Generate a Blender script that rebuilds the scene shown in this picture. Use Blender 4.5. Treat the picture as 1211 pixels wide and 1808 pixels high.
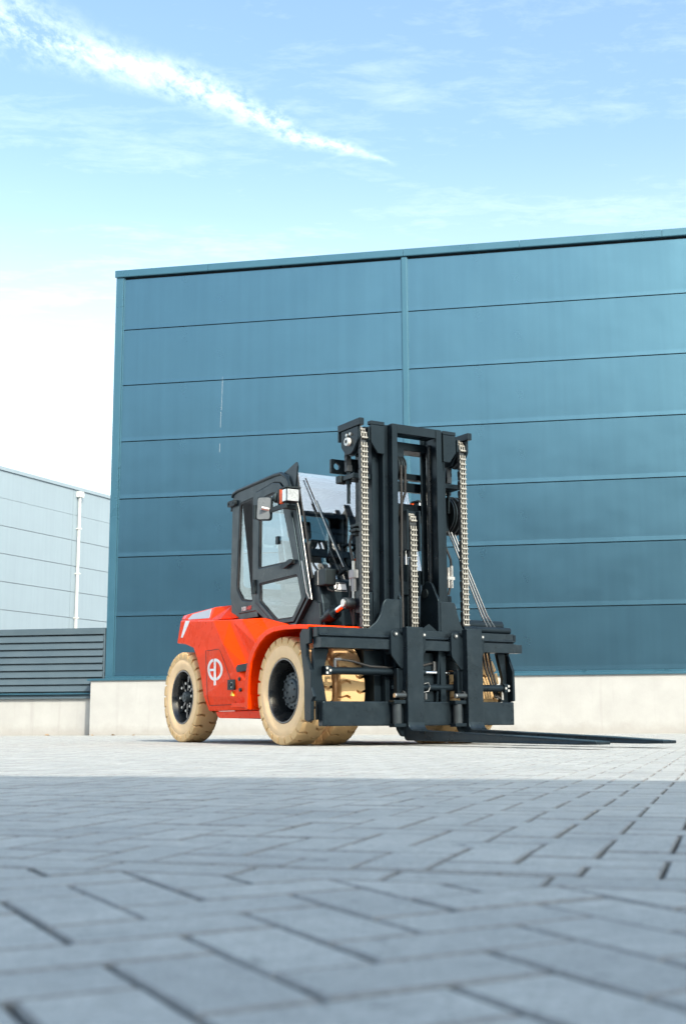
import bpy, bmesh, math, random
import numpy as np
from mathutils import Vector, Matrix
random.seed(7)
R = math.radians
scene = bpy.context.scene
for o in list(bpy.data.objects): bpy.data.objects.remove(o)
COL = scene.collection

# ------------------------------------------------------------------ camera
cam_d = bpy.data.cameras.new('camera'); cam = bpy.data.objects.new('camera', cam_d); COL.objects.link(cam)
PITCH, ROLL, CAM_H = R(9.95), R(.30), .20
r0 = Vector((1, 0, 0)); u0 = Vector((0, -math.sin(PITCH), math.cos(PITCH))); f0 = Vector((0, math.cos(PITCH), math.sin(PITCH)))
cr = r0*math.cos(ROLL) - u0*math.sin(ROLL); cu = r0*math.sin(ROLL) + u0*math.cos(ROLL)
cm = Matrix((cr, cu, -f0)).transposed().to_4x4(); cm.translation = (0, 0, CAM_H)
cam.matrix_world = cm
cam_d.sensor_fit = 'VERTICAL'; cam_d.sensor_height = 36; cam_d.sensor_width = 24
cam_d.lens = 2130/1808*36
cam_d.clip_start = .05; cam_d.clip_end = 4000
cam_d.dof.use_dof = True; cam_d.dof.focus_distance = 11.4; cam_d.dof.aperture_fstop = 5.6
scene.camera = cam

# ------------------------------------------------------------------ sun and sky
SUN_H = Vector((.433, -.901)); SUN_EL = R(38)
sun_dir = Vector((SUN_H.x*math.cos(SUN_EL), SUN_H.y*math.cos(SUN_EL), math.sin(SUN_EL)))
sd = bpy.data.lights.new('sun', 'SUN'); sun = bpy.data.objects.new('sun', sd); COL.objects.link(sun)
sd.energy = 2.0; sd.angle = R(.53); sd.color = (1, .92, .79)
sun.rotation_euler = sun_dir.to_track_quat('Z', 'Y').to_euler(); sun.location = (0, 0, 30)

world = bpy.data.worlds.new('World'); scene.world = world; world.use_nodes = True
nt = world.node_tree; nt.nodes.clear()
def nd(t, typ, **kw):
    n = t.nodes.new(typ)
    for k, v in kw.items(): setattr(n, k, v)
    return n
def lk(t, a, b): t.links.new(a, b)
out = nd(nt, 'ShaderNodeOutputWorld'); bg = nd(nt, 'ShaderNodeBackground'); bg.inputs['Strength'].default_value = .15
sky = nd(nt, 'ShaderNodeTexSky'); sky.sky_type = 'NISHITA'; sky.sun_disc = False
sky.sun_elevation = SUN_EL; sky.sun_rotation = math.atan2(SUN_H.x, SUN_H.y)
sky.altitude = 0; sky.air_density = 1.5; sky.dust_density = 4.0; sky.ozone_density = 2.0
def mth(t, op, a, b=None, c=None, clamp=False):
    n = nd(t, 'ShaderNodeMath', operation=op, use_clamp=clamp)
    for i, v in enumerate((a, b, c)):
        if v is None: continue
        if isinstance(v, (int, float)): n.inputs[i].default_value = v
        else: lk(t, v, n.inputs[i])
    return n.outputs[0]
def ramp(t, fac, stops):
    n = nd(t, 'ShaderNodeValToRGB'); e = n.color_ramp.elements
    while len(e) < len(stops): e.new(.5)
    for i, (p, c) in enumerate(stops):
        e[i].position = p; e[i].color = c if len(c) == 4 else (*c, 1)
    lk(t, fac, n.inputs[0]); return n.outputs[0]
def mixc(t, fac, a, b, typ='MIX'):
    n = nd(t, 'ShaderNodeMix', data_type='RGBA', blend_type=typ)
    for i, v in ((0, fac), (6, a), (7, b)):
        if isinstance(v, (int, float)): n.inputs[i].default_value = v
        elif isinstance(v, tuple): n.inputs[i].default_value = v if len(v) == 4 else (*v, 1)
        else: lk(t, v, n.inputs[i])
    return n.outputs[2]
# cirrus: the view direction projected on a flat cloud layer, parallel wind streets of wisps
tc = nd(nt, 'ShaderNodeTexCoord'); sx = nd(nt, 'ShaderNodeSeparateXYZ'); lk(nt, tc.outputs['Generated'], sx.inputs[0])
zc = mth(nt, 'MAXIMUM', sx.outputs[2], .04)
U = mth(nt, 'DIVIDE', sx.outputs[0], zc); V = mth(nt, 'DIVIDE', sx.outputs[1], zc)
def cloud_noise(scale, detail, rough, sxy, rot, dist=0.):
    cb = nd(nt, 'ShaderNodeCombineXYZ'); lk(nt, U, cb.inputs[0]); lk(nt, V, cb.inputs[1])
    mp = nd(nt, 'ShaderNodeMapping'); lk(nt, cb.outputs[0], mp.inputs[0])
    mp.inputs['Rotation'].default_value = (0, 0, rot); mp.inputs['Scale'].default_value = (sxy[0], sxy[1], 1)
    nz = nd(nt, 'ShaderNodeTexNoise'); lk(nt, mp.outputs[0], nz.inputs[0])
    nz.inputs['Scale'].default_value = scale; nz.inputs['Detail'].default_value = detail
    nz.inputs['Roughness'].default_value = rough; nz.inputs['Distortion'].default_value = dist
    return nz.outputs[0]
ca, sa = math.cos(math.atan2(.448, .581)), math.sin(math.atan2(.448, .581))
W_ = mth(nt, 'ADD', mth(nt, 'MULTIPLY', U, ca), mth(nt, 'MULTIPLY', V, sa))
P_ = mth(nt, 'ADD', mth(nt, 'MULTIPLY', U, -sa), mth(nt, 'MULTIPLY', V, ca))
wob = cloud_noise(2.2, 4, .6, (1, 1), 0)
P2 = mth(nt, 'ADD', P_, mth(nt, 'MULTIPLY', mth(nt, 'SUBTRACT', wob, .5), .22))
pp = mth(nt, 'PINGPONG', mth(nt, 'SUBTRACT', P2, 1.56), 2.6)       # streets every few layer heights
ww = mth(nt, 'MULTIPLY', mth(nt, 'FRACT', mth(nt, 'DIVIDE', mth(nt, 'SUBTRACT', 1.34, W_), 2.4)), 2.4)   # distance back from the thin tip of a streak
wid = mth(nt, 'MULTIPLY', ww, .155)
m1 = mth(nt, 'SUBTRACT', 1.0, mth(nt, 'DIVIDE', pp, mth(nt, 'ADD', wid, .012)), clamp=True)
gate = mth(nt, 'MULTIPLY', mth(nt, 'MULTIPLY', ww, 7.0, clamp=True), mth(nt, 'SUBTRACT', 1.5, ww, clamp=True))
fine = cloud_noise(42, 6, .66, (1, .62), -.66, .2)
coarse = cloud_noise(7, 5, .6, (1, .6), -.66)
tex = mth(nt, 'MULTIPLY', mth(nt, 'SUBTRACT', mth(nt, 'ADD', mth(nt, 'MULTIPLY', fine, .9), mth(nt, 'MULTIPLY', coarse, .75)), .66), 3.0, clamp=True)
streak = mth(nt, 'MULTIPLY', mth(nt, 'MULTIPLY', mth(nt, 'POWER', m1, 1.3), tex), gate)
veil_n = cloud_noise(1.6, 6, .62, (.55, 1.3), .1, .2)
veil_f = cloud_noise(14, 7, .7, (.6, 1.2), .1, .3)
veil = mth(nt, 'MULTIPLY', mth(nt, 'SUBTRACT', mth(nt, 'ADD', mth(nt, 'MULTIPLY', veil_n, .8), mth(nt, 'MULTIPLY', veil_f, .5)), .66), 2.6, clamp=True)
cl = mth(nt, 'ADD', mth(nt, 'MULTIPLY', streak, .38), mth(nt, 'MULTIPLY', veil, .15), clamp=True)
skyt = mixc(nt, 1., sky.outputs[0], (.885, .955, .935), 'MULTIPLY')          # camera white balance
haze_w = mth(nt, 'MULTIPLY', mth(nt, 'SUBTRACT', .46, sx.outputs[2]), 1.9, clamp=True)                      # thin high haze thickens towards the horizon
cl2 = mth(nt, 'ADD', cl, mth(nt, 'MULTIPLY', mth(nt, 'POWER', haze_w, 1.5), mth(nt, 'ADD', .50, mth(nt, 'MULTIPLY', veil_n, .5))), clamp=True)
skyc = mixc(nt, cl2, skyt, (10.0, 10.1, 10.2))
lk(nt, skyc, bg.inputs['Color']); lk(nt, bg.outputs[0], out.inputs[0])
scene.view_settings.view_transform = 'Standard'; scene.view_settings.look = 'None'
scene.view_settings.exposure = 1.22; scene.view_settings.gamma = 1; scene.view_settings.use_curve_mapping = False
scene.render.engine = 'CYCLES'
scene.cycles.max_bounces = 10; scene.cycles.transparent_max_bounces = 24; scene.cycles.use_denoising = True

# ------------------------------------------------------------------ materials
def mat(name, color, rough=.5, metal=0., var=.12, scale=6., bump=0., bscale=60., coat=0., spec=.5, dirt=None, dirt_amt=.4, dscale=3., rvar=.12, coords='Object'):
    m = bpy.data.materials.new(name); m.use_nodes = True; t = m.node_tree
    b = t.nodes['Principled BSDF']
    c = nd(t, 'ShaderNodeTexCoord').outputs[coords]
    nz = nd(t, 'ShaderNodeTexNoise'); lk(t, c, nz.inputs[0]); nz.inputs['Scale'].default_value = scale; nz.inputs['Detail'].default_value = 6; nz.inputs['Roughness'].default_value = .62
    lo = tuple(x*(1-var) for x in color); hi = tuple(min(1, x*(1+var)) for x in color)
    col = ramp(t, nz.outputs[0], [(.3, lo), (.7, hi)])
    if dirt:
        dz = nd(t, 'ShaderNodeTexNoise'); lk(t, c, dz.inputs[0]); dz.inputs['Scale'].default_value = dscale; dz.inputs['Detail'].default_value = 9; dz.inputs['Roughness'].default_value = .7
        fac = mth(t, 'MULTIPLY', mth(t, 'SUBTRACT', dz.outputs[0], .48), dirt_amt*6, clamp=True)
        col = mixc(t, mth(t, 'MULTIPLY', fac, dirt_amt), col, dirt)
    lk(t, col, b.inputs['Base Color'])
    rr = ramp(t, nz.outputs[0], [(.25, (max(0, rough-rvar),)*3), (.75, (min(1, rough+rvar),)*3)])
    lk(t, rr, b.inputs['Roughness'])
    b.inputs['Metallic'].default_value = metal; b.inputs['Coat Weight'].default_value = coat; b.inputs['Coat Roughness'].default_value = .06
    b.inputs['Specular IOR Level'].default_value = spec
    if bump:
        bz = nd(t, 'ShaderNodeTexNoise'); lk(t, c, bz.inputs[0]); bz.inputs['Scale'].default_value = bscale; bz.inputs['Detail'].default_value = 5
        bp = nd(t, 'ShaderNodeBump'); lk(t, bz.outputs[0], bp.inputs['Height']); bp.inputs['Strength'].default_value = bump; bp.inputs['Distance'].default_value = .004
        lk(t, bp.outputs[0], b.inputs['Normal'])
    return m

M = {}
M['red'] = mat('red_paint', (.88, .046, .001), .30, var=.05, coat=.02, spec=.06, bump=.02, bscale=14)
M['black'] = mat('black_paint', (.0065, .0105, .0145), .33, spec=.22, var=.25, bump=.12, bscale=35, dirt=(.035, .05, .06), dirt_amt=.2, dscale=5, scale=4)
M['worn_black'] = mat('worn_black_paint', (.008, .0125, .017), .32, spec=.28, var=.3, bump=.2, bscale=30, dirt=(.11, .135, .15), dirt_amt=.24, dscale=8, scale=5)
M['cab'] = mat('cab_paint', (.010, .016, .021), .33, spec=.30, var=.12, bump=.1, bscale=90, dirt=(.12, .12, .12), dirt_amt=.15)
M['plastic'] = mat('black_plastic', (.009, .011, .012), .55, var=.2, bump=.2, bscale=120)
M['rubber'] = mat('black_rubber', (.015, .015, .016), .65, var=.2)
def tyre_mat():
    m = mat('tan_tyre_rubber', (.84, .59, .345), .82, var=.08, scale=5, bump=.3, bscale=50, spec=.3)
    t = m.node_tree; b = t.nodes['Principled BSDF']; src = b.inputs['Base Color'].links[0].from_socket
    c = nd(t, 'ShaderNodeTexCoord').outputs['Object']; q = nd(t, 'ShaderNodeSeparateXYZ'); lk(t, c, q.inputs[0])
    rad = mth(t, 'SQRT', mth(t, 'ADD', mth(t, 'MULTIPLY', q.outputs[0], q.outputs[0]), mth(t, 'MULTIPLY', q.outputs[2], q.outputs[2])))
    n = nd(t, 'ShaderNodeTexNoise'); lk(t, c, n.inputs[0]); n.inputs['Scale'].default_value = 14; n.inputs['Detail'].default_value = 8; n.inputs['Roughness'].default_value = .7
    # road grime rubbed into the shoulder band and scuffs on the wall
    band = mth(t, 'MULTIPLY', mth(t, 'SUBTRACT', mth(t, 'ADD', rad, mth(t, 'MULTIPLY', n.outputs[0], .06)), .448), 40, clamp=True)
    col = mixc(t, mth(t, 'MULTIPLY', band, .72), src, (.58, .38, .17))
    scuff = mth(t, 'MULTIPLY', mth(t, 'SUBTRACT', n.outputs[0], .60), 7, clamp=True)
    col = mixc(t, mth(t, 'MULTIPLY', scuff, .45), col, (.36, .25, .13))
    lk(t, col, b.inputs['Base Color']); return m
M['tyre'] = tyre_mat()
M['rim'] = mat('rim_paint', (.012, .014, .016), .26, var=.2, coat=.3, dirt=(.10, .085, .07), dirt_amt=.25, dscale=6)
M['hub'] = mat('hub_paint', (.030, .033, .036), .45, var=.2, dirt=(.1, .09, .08), dirt_amt=.3)
M['steel'] = mat('bare_steel', (.55, .54, .52), .35, metal=.85, var=.15, scale=20)
M['chrome'] = mat('chrome_rod', (.75, .76, .78), .10, metal=1., var=.03, rvar=.04)
M['chain'] = mat('plated_chain_steel', (.40, .385, .345), .33, metal=.55, var=.3, scale=30, dirt=(.16, .10, .05), dirt_amt=.5, dscale=25)
M['chain_dark'] = mat('dark_chain_steel', (.045, .05, .055), .45, metal=.5, var=.3, scale=30)  # chain steel darkened: unlit side plates and shaded link gaps put into the colour
M['white'] = mat('white_vinyl', (.80, .81, .82), .4, var=.03)
M['grey_decal'] = mat('grey_vinyl', (.34, .37, .40), .35, var=.05)
M['redtext'] = mat('red_vinyl', (.75, .05, .03), .4, var=.02)
M['orange_lens'] = mat('orange_lens', (.85, .10, .005), .3, var=.05, spec=.2)
M['red_lens'] = mat('red_lens', (.6, .02, .02), .2, var=.05, coat=.5)
M['lamp_lens'] = mat('lamp_lens', (.62, .68, .72), .12, var=.3, scale=60, metal=.4)
M['mirror'] = mat('mirror_glass', (.82, .84, .86), .03, metal=1., var=.02, rvar=.02)
M['mirror_grey'] = mat('mirror_back_grey', (.17, .185, .195), .3, var=.05)
M['line'] = mat('hydraulic_line', (.13, .14, .15), .35, metal=.6, var=.2)
M['yellow'] = mat('yellow_sticker', (.75, .5, .05), .45, var=.03)
M['seat'] = mat('seat_vinyl', (.03, .031, .034), .6, var=.2, bump=.3, bscale=150)
M['leaf'] = mat('dry_leaf', (.32, .19, .08), .8, var=.3)
for k in ('black', 'worn_black', 'cab', 'plastic', 'hub'): M[k].node_tree.nodes['Principled BSDF'].inputs['Specular Tint'].default_value = (.62, .86, 1, 1)
def glass(name, tint, ior, rough=.0, gc=(1, 1, 1)):
    m = bpy.data.materials.new(name); m.use_nodes = True; t = m.node_tree; t.nodes.clear()
    o = nd(t, 'ShaderNodeOutputMaterial'); mx = nd(t, 'ShaderNodeMixShader'); tr = nd(t, 'ShaderNodeBsdfTransparent'); gl = nd(t, 'ShaderNodeBsdfGlossy')
    fr = nd(t, 'ShaderNodeFresnel'); bf = nd(t, 'ShaderNodeNewGeometry').outputs['Backfacing']
    lk(t, mth(t, 'ADD', mth(t, 'MULTIPLY', bf, 1/ior-ior), ior), fr.inputs[0])        # same mirror strength on both faces of the pane
    tr.inputs[0].default_value = (*tint, 1); gl.inputs['Color'].default_value = (*gc, 1); gl.inputs['Roughness'].default_value = rough
    lk(t, fr.outputs[0], mx.inputs[0]); lk(t, tr.outputs[0], mx.inputs[1]); lk(t, gl.outputs[0], mx.inputs[2]); lk(t, mx.outputs[0], o.inputs[0])
    return m
M['glass'] = glass('cab_glass', (.97, .985, .99), 1.75, gc=(.84, .95, 1))
M['windshield'] = glass('coated_windshield_glass', (.92, .96, .98), 2.7)

def panel_mat(name, base, rough, rib, var=.05, coat=.0):
    """coated sheet-metal sandwich panel with fine horizontal ribs"""
    m = mat(name, base, rough, var=var, scale=.7, rvar=.03, coat=coat)
    t = m.node_tree; b = t.nodes['Principled BSDF']
    c = nd(t, 'ShaderNodeTexCoord').outputs['Object']
    wv = nd(t, 'ShaderNodeTexWave', wave_type='BANDS', bands_direction='Z', wave_profile='SIN'); lk(t, c, wv.inputs[0])
    wv.inputs['Scale'].default_value = rib; wv.inputs['Distortion'].default_value = 0
    bp = nd(t, 'ShaderNodeBump'); lk(t, wv.outputs[1], bp.inputs['Height']); bp.inputs['Strength'].default_value = .06; bp.inputs['Distance'].default_value = .001
    gp = nd(t, 'ShaderNodeNewGeometry').outputs['Position']
    wn_ = nd(t, 'ShaderNodeTexNoise'); lk(t, gp, wn_.inputs[0]); wn_.inputs['Scale'].default_value = .9; wn_.inputs['Detail'].default_value = 2      # sheet is never quite flat
    b2 = nd(t, 'ShaderNodeBump'); lk(t, wn_.outputs[0], b2.inputs['Height']); b2.inputs['Strength'].default_value = .35; b2.inputs['Distance'].default_value = .03
    lk(t, bp.outputs[0], b2.inputs['Normal']); lk(t, b2.outputs[0], b.inputs['Normal'])
    # faint rain streaks
    mp = nd(t, 'ShaderNodeMapping'); lk(t, gp, mp.inputs[0]); mp.inputs['Scale'].default_value = (7, 7, .25)
    rs = nd(t, 'ShaderNodeTexNoise'); lk(t, mp.outputs[0], rs.inputs[0]); rs.inputs['Scale'].default_value = 1.; rs.inputs['Detail'].default_value = 5
    src = b.inputs['Base Color'].links[0].from_socket
    lk(t, mixc(t, 1., src, ramp(t, rs.outputs[0], [(.3, (.95, .953, .956)), (.65, (1.015, 1.015, 1.015))]), 'MULTIPLY'), b.inputs['Base Color'])
    return m
M['panel'] = panel_mat('teal_wall_panel', (.072, .160, .220), .29, 8.0)
M['panel'].node_tree.nodes['Principled BSDF'].inputs['Metallic'].default_value = .82
M['trim'] = mat('teal_trim', (.045, .130, .185), .33, metal=.4, var=.05, scale=1.5)
M['seam'] = mat('seam_shadow_gap', (.02, .025, .03), .8, var=.1)
M['louvre'] = mat('louvre_metal', (.060, .090, .112), .40, var=.06, scale=2)
M['light_panel'] = panel_mat('pale_wall_panel', (.235, .30, .35), .42, 8.0, var=.03)
M['alu'] = mat('cast_aluminium', (.28, .29, .30), .45, metal=.3, var=.1)
M['pipe'] = mat('white_downpipe', (.66, .66, .64), .4, var=.05, dirt=(.4, .38, .34), dirt_amt=.3)
def concrete(name, base):
    m = mat(name, base, .85, var=.07, scale=2.2, bump=.35, bscale=45, dirt=(base[0]*.78, base[1]*.76, base[2]*.72), dirt_amt=.35, dscale=1.4, spec=.25)
    t = m.node_tree; b = t.nodes['Principled BSDF']; src = b.inputs['Base Color'].links[0].from_socket
    pos = nd(t, 'ShaderNodeNewGeometry').outputs['Position']; q = nd(t, 'ShaderNodeSeparateXYZ'); lk(t, pos, q.inputs[0])
    n = nd(t, 'ShaderNodeTexNoise'); lk(t, pos, n.inputs[0]); n.inputs['Scale'].default_value = 3.5; n.inputs['Detail'].default_value = 8; n.inputs['Roughness'].default_value = .7
    sp = mth(t, 'MULTIPLY', mth(t, 'SUBTRACT', mth(t, 'MULTIPLY', n.outputs[0], .42), q.outputs[2]), 7, clamp=True)           # rain splash marks at the foot
    mp = nd(t, 'ShaderNodeMapping'); lk(t, pos, mp.inputs[0]); mp.inputs['Scale'].default_value = (9, 9, .5)
    rn = nd(t, 'ShaderNodeTexNoise'); lk(t, mp.outputs[0], rn.inputs[0]); rn.inputs['Detail'].default_value = 6; rn.inputs['Scale'].default_value = 1.
    run = mth(t, 'MULTIPLY', mth(t, 'SUBTRACT', rn.outputs[0], .58), 5, clamp=True)                                            # drip runs from the cap
    col = mixc(t, mth(t, 'MULTIPLY', sp, .28), src, (.20, .18, .15)); col = mixc(t, mth(t, 'MULTIPLY', run, .22), col, (.19, .18, .165))
    lk(t, col, b.inputs['Base Color'])
    return m
M['concrete'] = concrete('plinth_concrete', (.37, .37, .365))

def paver_mat(name, base):
    m = bpy.data.materials.new(name); m.use_nodes = True; t = m.node_tree; b = t.nodes['Principled BSDF']
    geo = nd(t, 'ShaderNodeNewGeometry'); oi = nd(t, 'ShaderNodeObjectInfo'); pos = geo.outputs['Position']
    rnd = mth(t, 'FRACT', mth(t, 'ADD', mth(t, 'MULTIPLY', geo.outputs['Random Per Island'], 7.3), mth(t, 'MULTIPLY', oi.outputs['Random'], 5.7)))
    col = ramp(t, rnd, [(0, tuple(x*.94 for x in base)), (.5, base), (1, (base[0]*1.06, base[1]*1.055, base[2]*1.05))])
    def nz(scale, detail=5, rough=.6):
        n = nd(t, 'ShaderNodeTexNoise'); lk(t, pos, n.inputs[0]); n.inputs['Scale'].default_value = scale; n.inputs['Detail'].default_value = detail; n.inputs['Roughness'].default_value = rough
        return n.outputs[0]
    col = mixc(t, 1., col, ramp(t, nz(240, 3), [(.32, (.58, .58, .58)), (.50, (1, 1, 1)), (.75, (1.0, .99, .97))]), 'MULTIPLY')     # aggregate
    col = mixc(t, 1., col, ramp(t, nz(3.0, 6), [(.3, (.84, .85, .87)), (.6, (1.06, 1.06, 1.06))]), 'MULTIPLY')                              # wear
    col = mixc(t, 1., col, ramp(t, nz(38, 6, .7), [(.3, (.80, .80, .80)), (.62, (1.06, 1.06, 1.06))]), 'MULTIPLY')                        # mottled faces
    spots = ramp(t, nz(17, 3, .5), [(.635, (0, 0, 0)), (.69, (1, 1, 1))]); region = ramp(t, nz(.8, 2), [(.44, (0, 0, 0)), (.56, (1, 1, 1))])
    stain = mth(t, 'MULTIPLY', mth(t, 'MULTIPLY', spots, region), .55)
    col = mixc(t, stain, col, tuple(x*.30 for x in base))                                                                            # small damp or oil spots
    lk(t, col, b.inputs['Base Color']); b.inputs['Roughness'].default_value = .8; b.inputs['Specular IOR Level'].default_value = .3
    bp = nd(t, 'ShaderNodeBump'); lk(t, nz(420, 3), bp.inputs['Height']); bp.inputs['Strength'].default_value = .5; bp.inputs['Distance'].default_value = .0012
    bp2 = nd(t, 'ShaderNodeBump'); lk(t, nz(35, 4), bp2.inputs['Height']); bp2.inputs['Strength'].default_value = .35; bp2.inputs['Distance'].default_value = .003
    lk(t, bp.outputs[0], bp2.inputs['Normal']); lk(t, bp2.outputs[0], b.inputs['Normal'])
    return m
PB = (.435, .442, .424)
M['paver'] = paver_mat('grey_paver', PB)
M['paver_edge'] = mat('dirty_paver_edge', (.27, .27, .265), .9, var=.3, scale=60)
M['pale_paver'] = mat('pale_paver', (.62, .61, .59), .8, var=.05, scale=30)
M['sand'] = mat('joint_sand', (.05, .048, .046), .95, var=.3, scale=90, bump=.4, coords='Generated')

# ------------------------------------------------------------------ mesh helpers
class MB:
    def __init__(s): s.v = []; s.f = []
    def add(s, vs, fs):
        b = len(s.v); s.v += [tuple(p) for p in vs]; s.f += [tuple(i+b for i in f) for f in fs]; return s
    def box(s, x0, x1, y0, y1, z0, z1):
        return s.add([(x0,y0,z0),(x1,y0,z0),(x1,y1,z0),(x0,y1,z0),(x0,y0,z1),(x1,y0,z1),(x1,y1,z1),(x0,y1,z1)],
                     [(3,2,1,0),(4,5,6,7),(0,1,5,4),(1,2,6,5),(2,3,7,6),(3,0,4,7)])
    def prism(s, poly, axis, a, b):
        """poly in the two other axes (xz for axis y, xy for z, yz for x), from a to b"""
        def p3(p, t): return {'y': (p[0], t, p[1]), 'z': (p[0], p[1], t), 'x': (t, p[0], p[1])}[axis]
        n = len(poly); vs = [p3(p, a) for p in poly] + [p3(p, b) for p in poly]
        return s.add(vs, [tuple(range(n))[::-1], tuple(range(n, 2*n))] + [(i, (i+1) % n, n+(i+1) % n, n+i) for i in range(n)])
    def cyl(s, p0, p1, r, n=16, r2=None, cap=True):
        p0 = Vector(p0); p1 = Vector(p1); d = (p1-p0).normalized(); r2 = r if r2 is None else r2
        a = d.orthogonal().normalized(); b = d.cross(a)
        vs = []
        for p, q in ((p0, r), (p1, r2)):
            for i in range(n):
                t = 2*math.pi*i/n; vs.append(p + (a*math.cos(t)+b*math.sin(t))*q)
        fs = [(i, (i+1) % n, n+(i+1) % n, n+i) for i in range(n)]
        if cap: fs += [tuple(range(n))[::-1], tuple(range(n, 2*n))]
        return s.add(vs, fs)
    def tube(s, pts, r, n=8):
        pts = [Vector(p) for p in pts]; rings = []; a = None
        for i, p in enumerate(pts):
            d = (pts[min(i+1, len(pts)-1)] - pts[max(i-1, 0)]).normalized()
            a = (d.orthogonal() if a is None else (a - d*a.dot(d))).normalized(); b = d.cross(a)
            rings.append([p + (a*math.cos(2*math.pi*k/n)+b*math.sin(2*math.pi*k/n))*r for k in range(n)])
        vs = [v for rg in rings for v in rg]; fs = []
        for i in range(len(pts)-1):
            for k in range(n): fs.append((i*n+k, i*n+(k+1) % n, (i+1)*n+(k+1) % n, (i+1)*n+k))
        fs += [tuple(range(n))[::-1], tuple(range((len(pts)-1)*n, len(pts)*n))]
        return s.add(vs, fs)
    def lathe(s, prof, n=48, axis='y', center=(0, 0, 0)):
        """prof = (axial, radius) pairs"""
        vs = []; cx, cy, cz = center
        for (h, r) in prof:
            for i in range(n):
                t = 2*math.pi*i/n; c, q = r*math.cos(t), r*math.sin(t)
                vs.append({'y': (cx+c, cy+h, cz+q), 'z': (cx+c, cy+q, cz+h), 'x': (cx+h, cy+c, cz+q)}[axis])
        fs = [(j*n+i, j*n+(i+1) % n, (j+1)*n+(i+1) % n, (j+1)*n+i) for j in range(len(prof)-1) for i in range(n)]
        return s.add(vs, fs)
    def mesh(s, name, smooth=None):
        me = bpy.data.meshes.new(name); me.from_pydata(s.v, [], s.f)
        bm = bmesh.new(); bm.from_mesh(me); bmesh.ops.recalc_face_normals(bm, faces=bm.faces); bm.to_mesh(me); bm.free()
        if smooth:
            for p in me.polygons: p.use_smooth = True
            me.set_sharp_from_angle(angle=R(smooth))
        return me
    def build(s, name, m, parent=None, smooth=None, bevel=0., loc=None):
        return link(name, s.mesh(name, smooth), m, parent, bevel, loc)
def link(name, me, m, parent=None, bevel=0., loc=None):
    if m is not None and not me.materials: me.materials.append(M[m] if isinstance(m, str) else m)
    o = bpy.data.objects.new(name, me); COL.objects.link(o)
    if parent: o.parent = parent
    if loc: o.location = loc
    if bevel:
        b = o.modifiers.new('bevel', 'BEVEL'); b.width = bevel; b.segments = 2; b.limit_method = 'ANGLE'; b.angle_limit = R(32); b.harden_normals = False
    return o
def mb(): return MB()
def plate(outer, holes, axis, a, b):
    """flat plate with real openings, between a and b on the axis"""
    bm = bmesh.new(); edges = []
    for loop in [outer]+holes:
        vs = [bm.verts.new((p[0], p[1], 0)) for p in loop]
        edges += [bm.edges.new((vs[i], vs[(i+1) % len(vs)])) for i in range(len(vs))]
    bmesh.ops.triangle_fill(bm, edges=edges, use_beauty=True, use_dissolve=False)
    bm.verts.index_update()
    v2 = [tuple(v.co[:2]) for v in bm.verts]; tris = [[v.index for v in f.verts] for f in bm.faces]; bm.free()
    def p3(p, t): return {'y': (p[0], t, p[1]), 'z': (p[0], p[1], t), 'x': (t, p[0], p[1])}[axis]
    n = len(v2); s = MB(); vs = [p3(p, a) for p in v2]+[p3(p, b) for p in v2]
    fs = [tuple(t) for t in tris]+[tuple(i+n for i in t[::-1]) for t in tris]
    k = 0
    for loop in [outer]+holes:
        L = len(loop); fs += [(k+i, k+(i+1) % L, n+k+(i+1) % L, n+k+i) for i in range(L)]; k += L
    return s.add(vs, fs)
def round_poly(poly, rad, seg=4):
    """round the corners of a 2D polygon; rad is one number or one per corner"""
    n = len(poly); res = []
    for i in range(n):
        p = Vector(poly[i]); a = Vector(poly[i-1]); b = Vector(poly[(i+1) % n]); r = rad[i] if isinstance(rad, (list, tuple)) else rad
        if r <= 0: res.append(tuple(p)); continue
        da = (a-p); db = (b-p); ra = min(r, da.length*.45, db.length*.45)
        A = p+da.normalized()*ra; B = p+db.normalized()*ra
        for k in range(seg+1):
            t = k/seg; res.append(tuple(A*(1-t)**2 + p*2*t*(1-t) + B*t*t))
    return res
def circle(cx, cy, r, n=20, r2=None): return [(cx+r*math.cos(2*math.pi*i/n), cy+(r2 or r)*math.sin(2*math.pi*i/n)) for i in range(n)]
def empty(name, loc=(0, 0, 0), rz=0.):
    o = bpy.data.objects.new(name, None); COL.objects.link(o); o.location = loc; o.rotation_euler = (0, 0, rz); o.empty_display_size = .3; return o
def tag(o, label=None, cat=None, group=None, kind=None):
    for k, v in (('label', label), ('category', cat), ('group', group), ('kind', kind)):
        if v: o[k] = v
    return o

# ------------------------------------------------------------------ ground: paved yard
g = mb(); g.add([(-600,-600,-.018),(600,-600,-.018),(600,900,-.018),(-600,900,-.018)], [(0,1,2,3)])
ground = g.build('ground', 'paver'); tag(ground, kind='structure')
mb().add([(-9.6,-1.6,-.0145),(13.6,-1.6,-.0145),(13.6,25.9,-.0145),(-9.6,25.9,-.0145)], [(0,1,2,3)]).build('joint_sand', 'sand', ground)
A1, A2 = R(27.4), R(-17.7)           # turn of the near and of the far herringbone field (counter-clockwise)
UNIT, JOINT, CH, DEP = .105, .0068, .0032, .03
bdir = Vector((math.cos(A2), math.sin(A2))); bn = Vector((-math.sin(A2), math.cos(A2))); b_near = Vector((-.517, 1.80)).dot(bn); b_far = b_near+UNIT
def clip(poly, n, c, keep_less):
    res = []; s = 1 if keep_less else -1
    for i in range(len(poly)):
        p, q = Vector(poly[i]), Vector(poly[(i+1) % len(poly)]); dp, dq = s*(p.dot(n)-c), s*(q.dot(n)-c)
        if dp <= 0: res.append(tuple(p))
        if dp*dq < 0: res.append(tuple(p+(q-p)*(dp/(dp-dq))))
    return res
def dedupe(poly, e=.0025):
    q = [p for i, p in enumerate(poly) if (Vector(p)-Vector(poly[i-1])).length > e]
    return q
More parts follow.
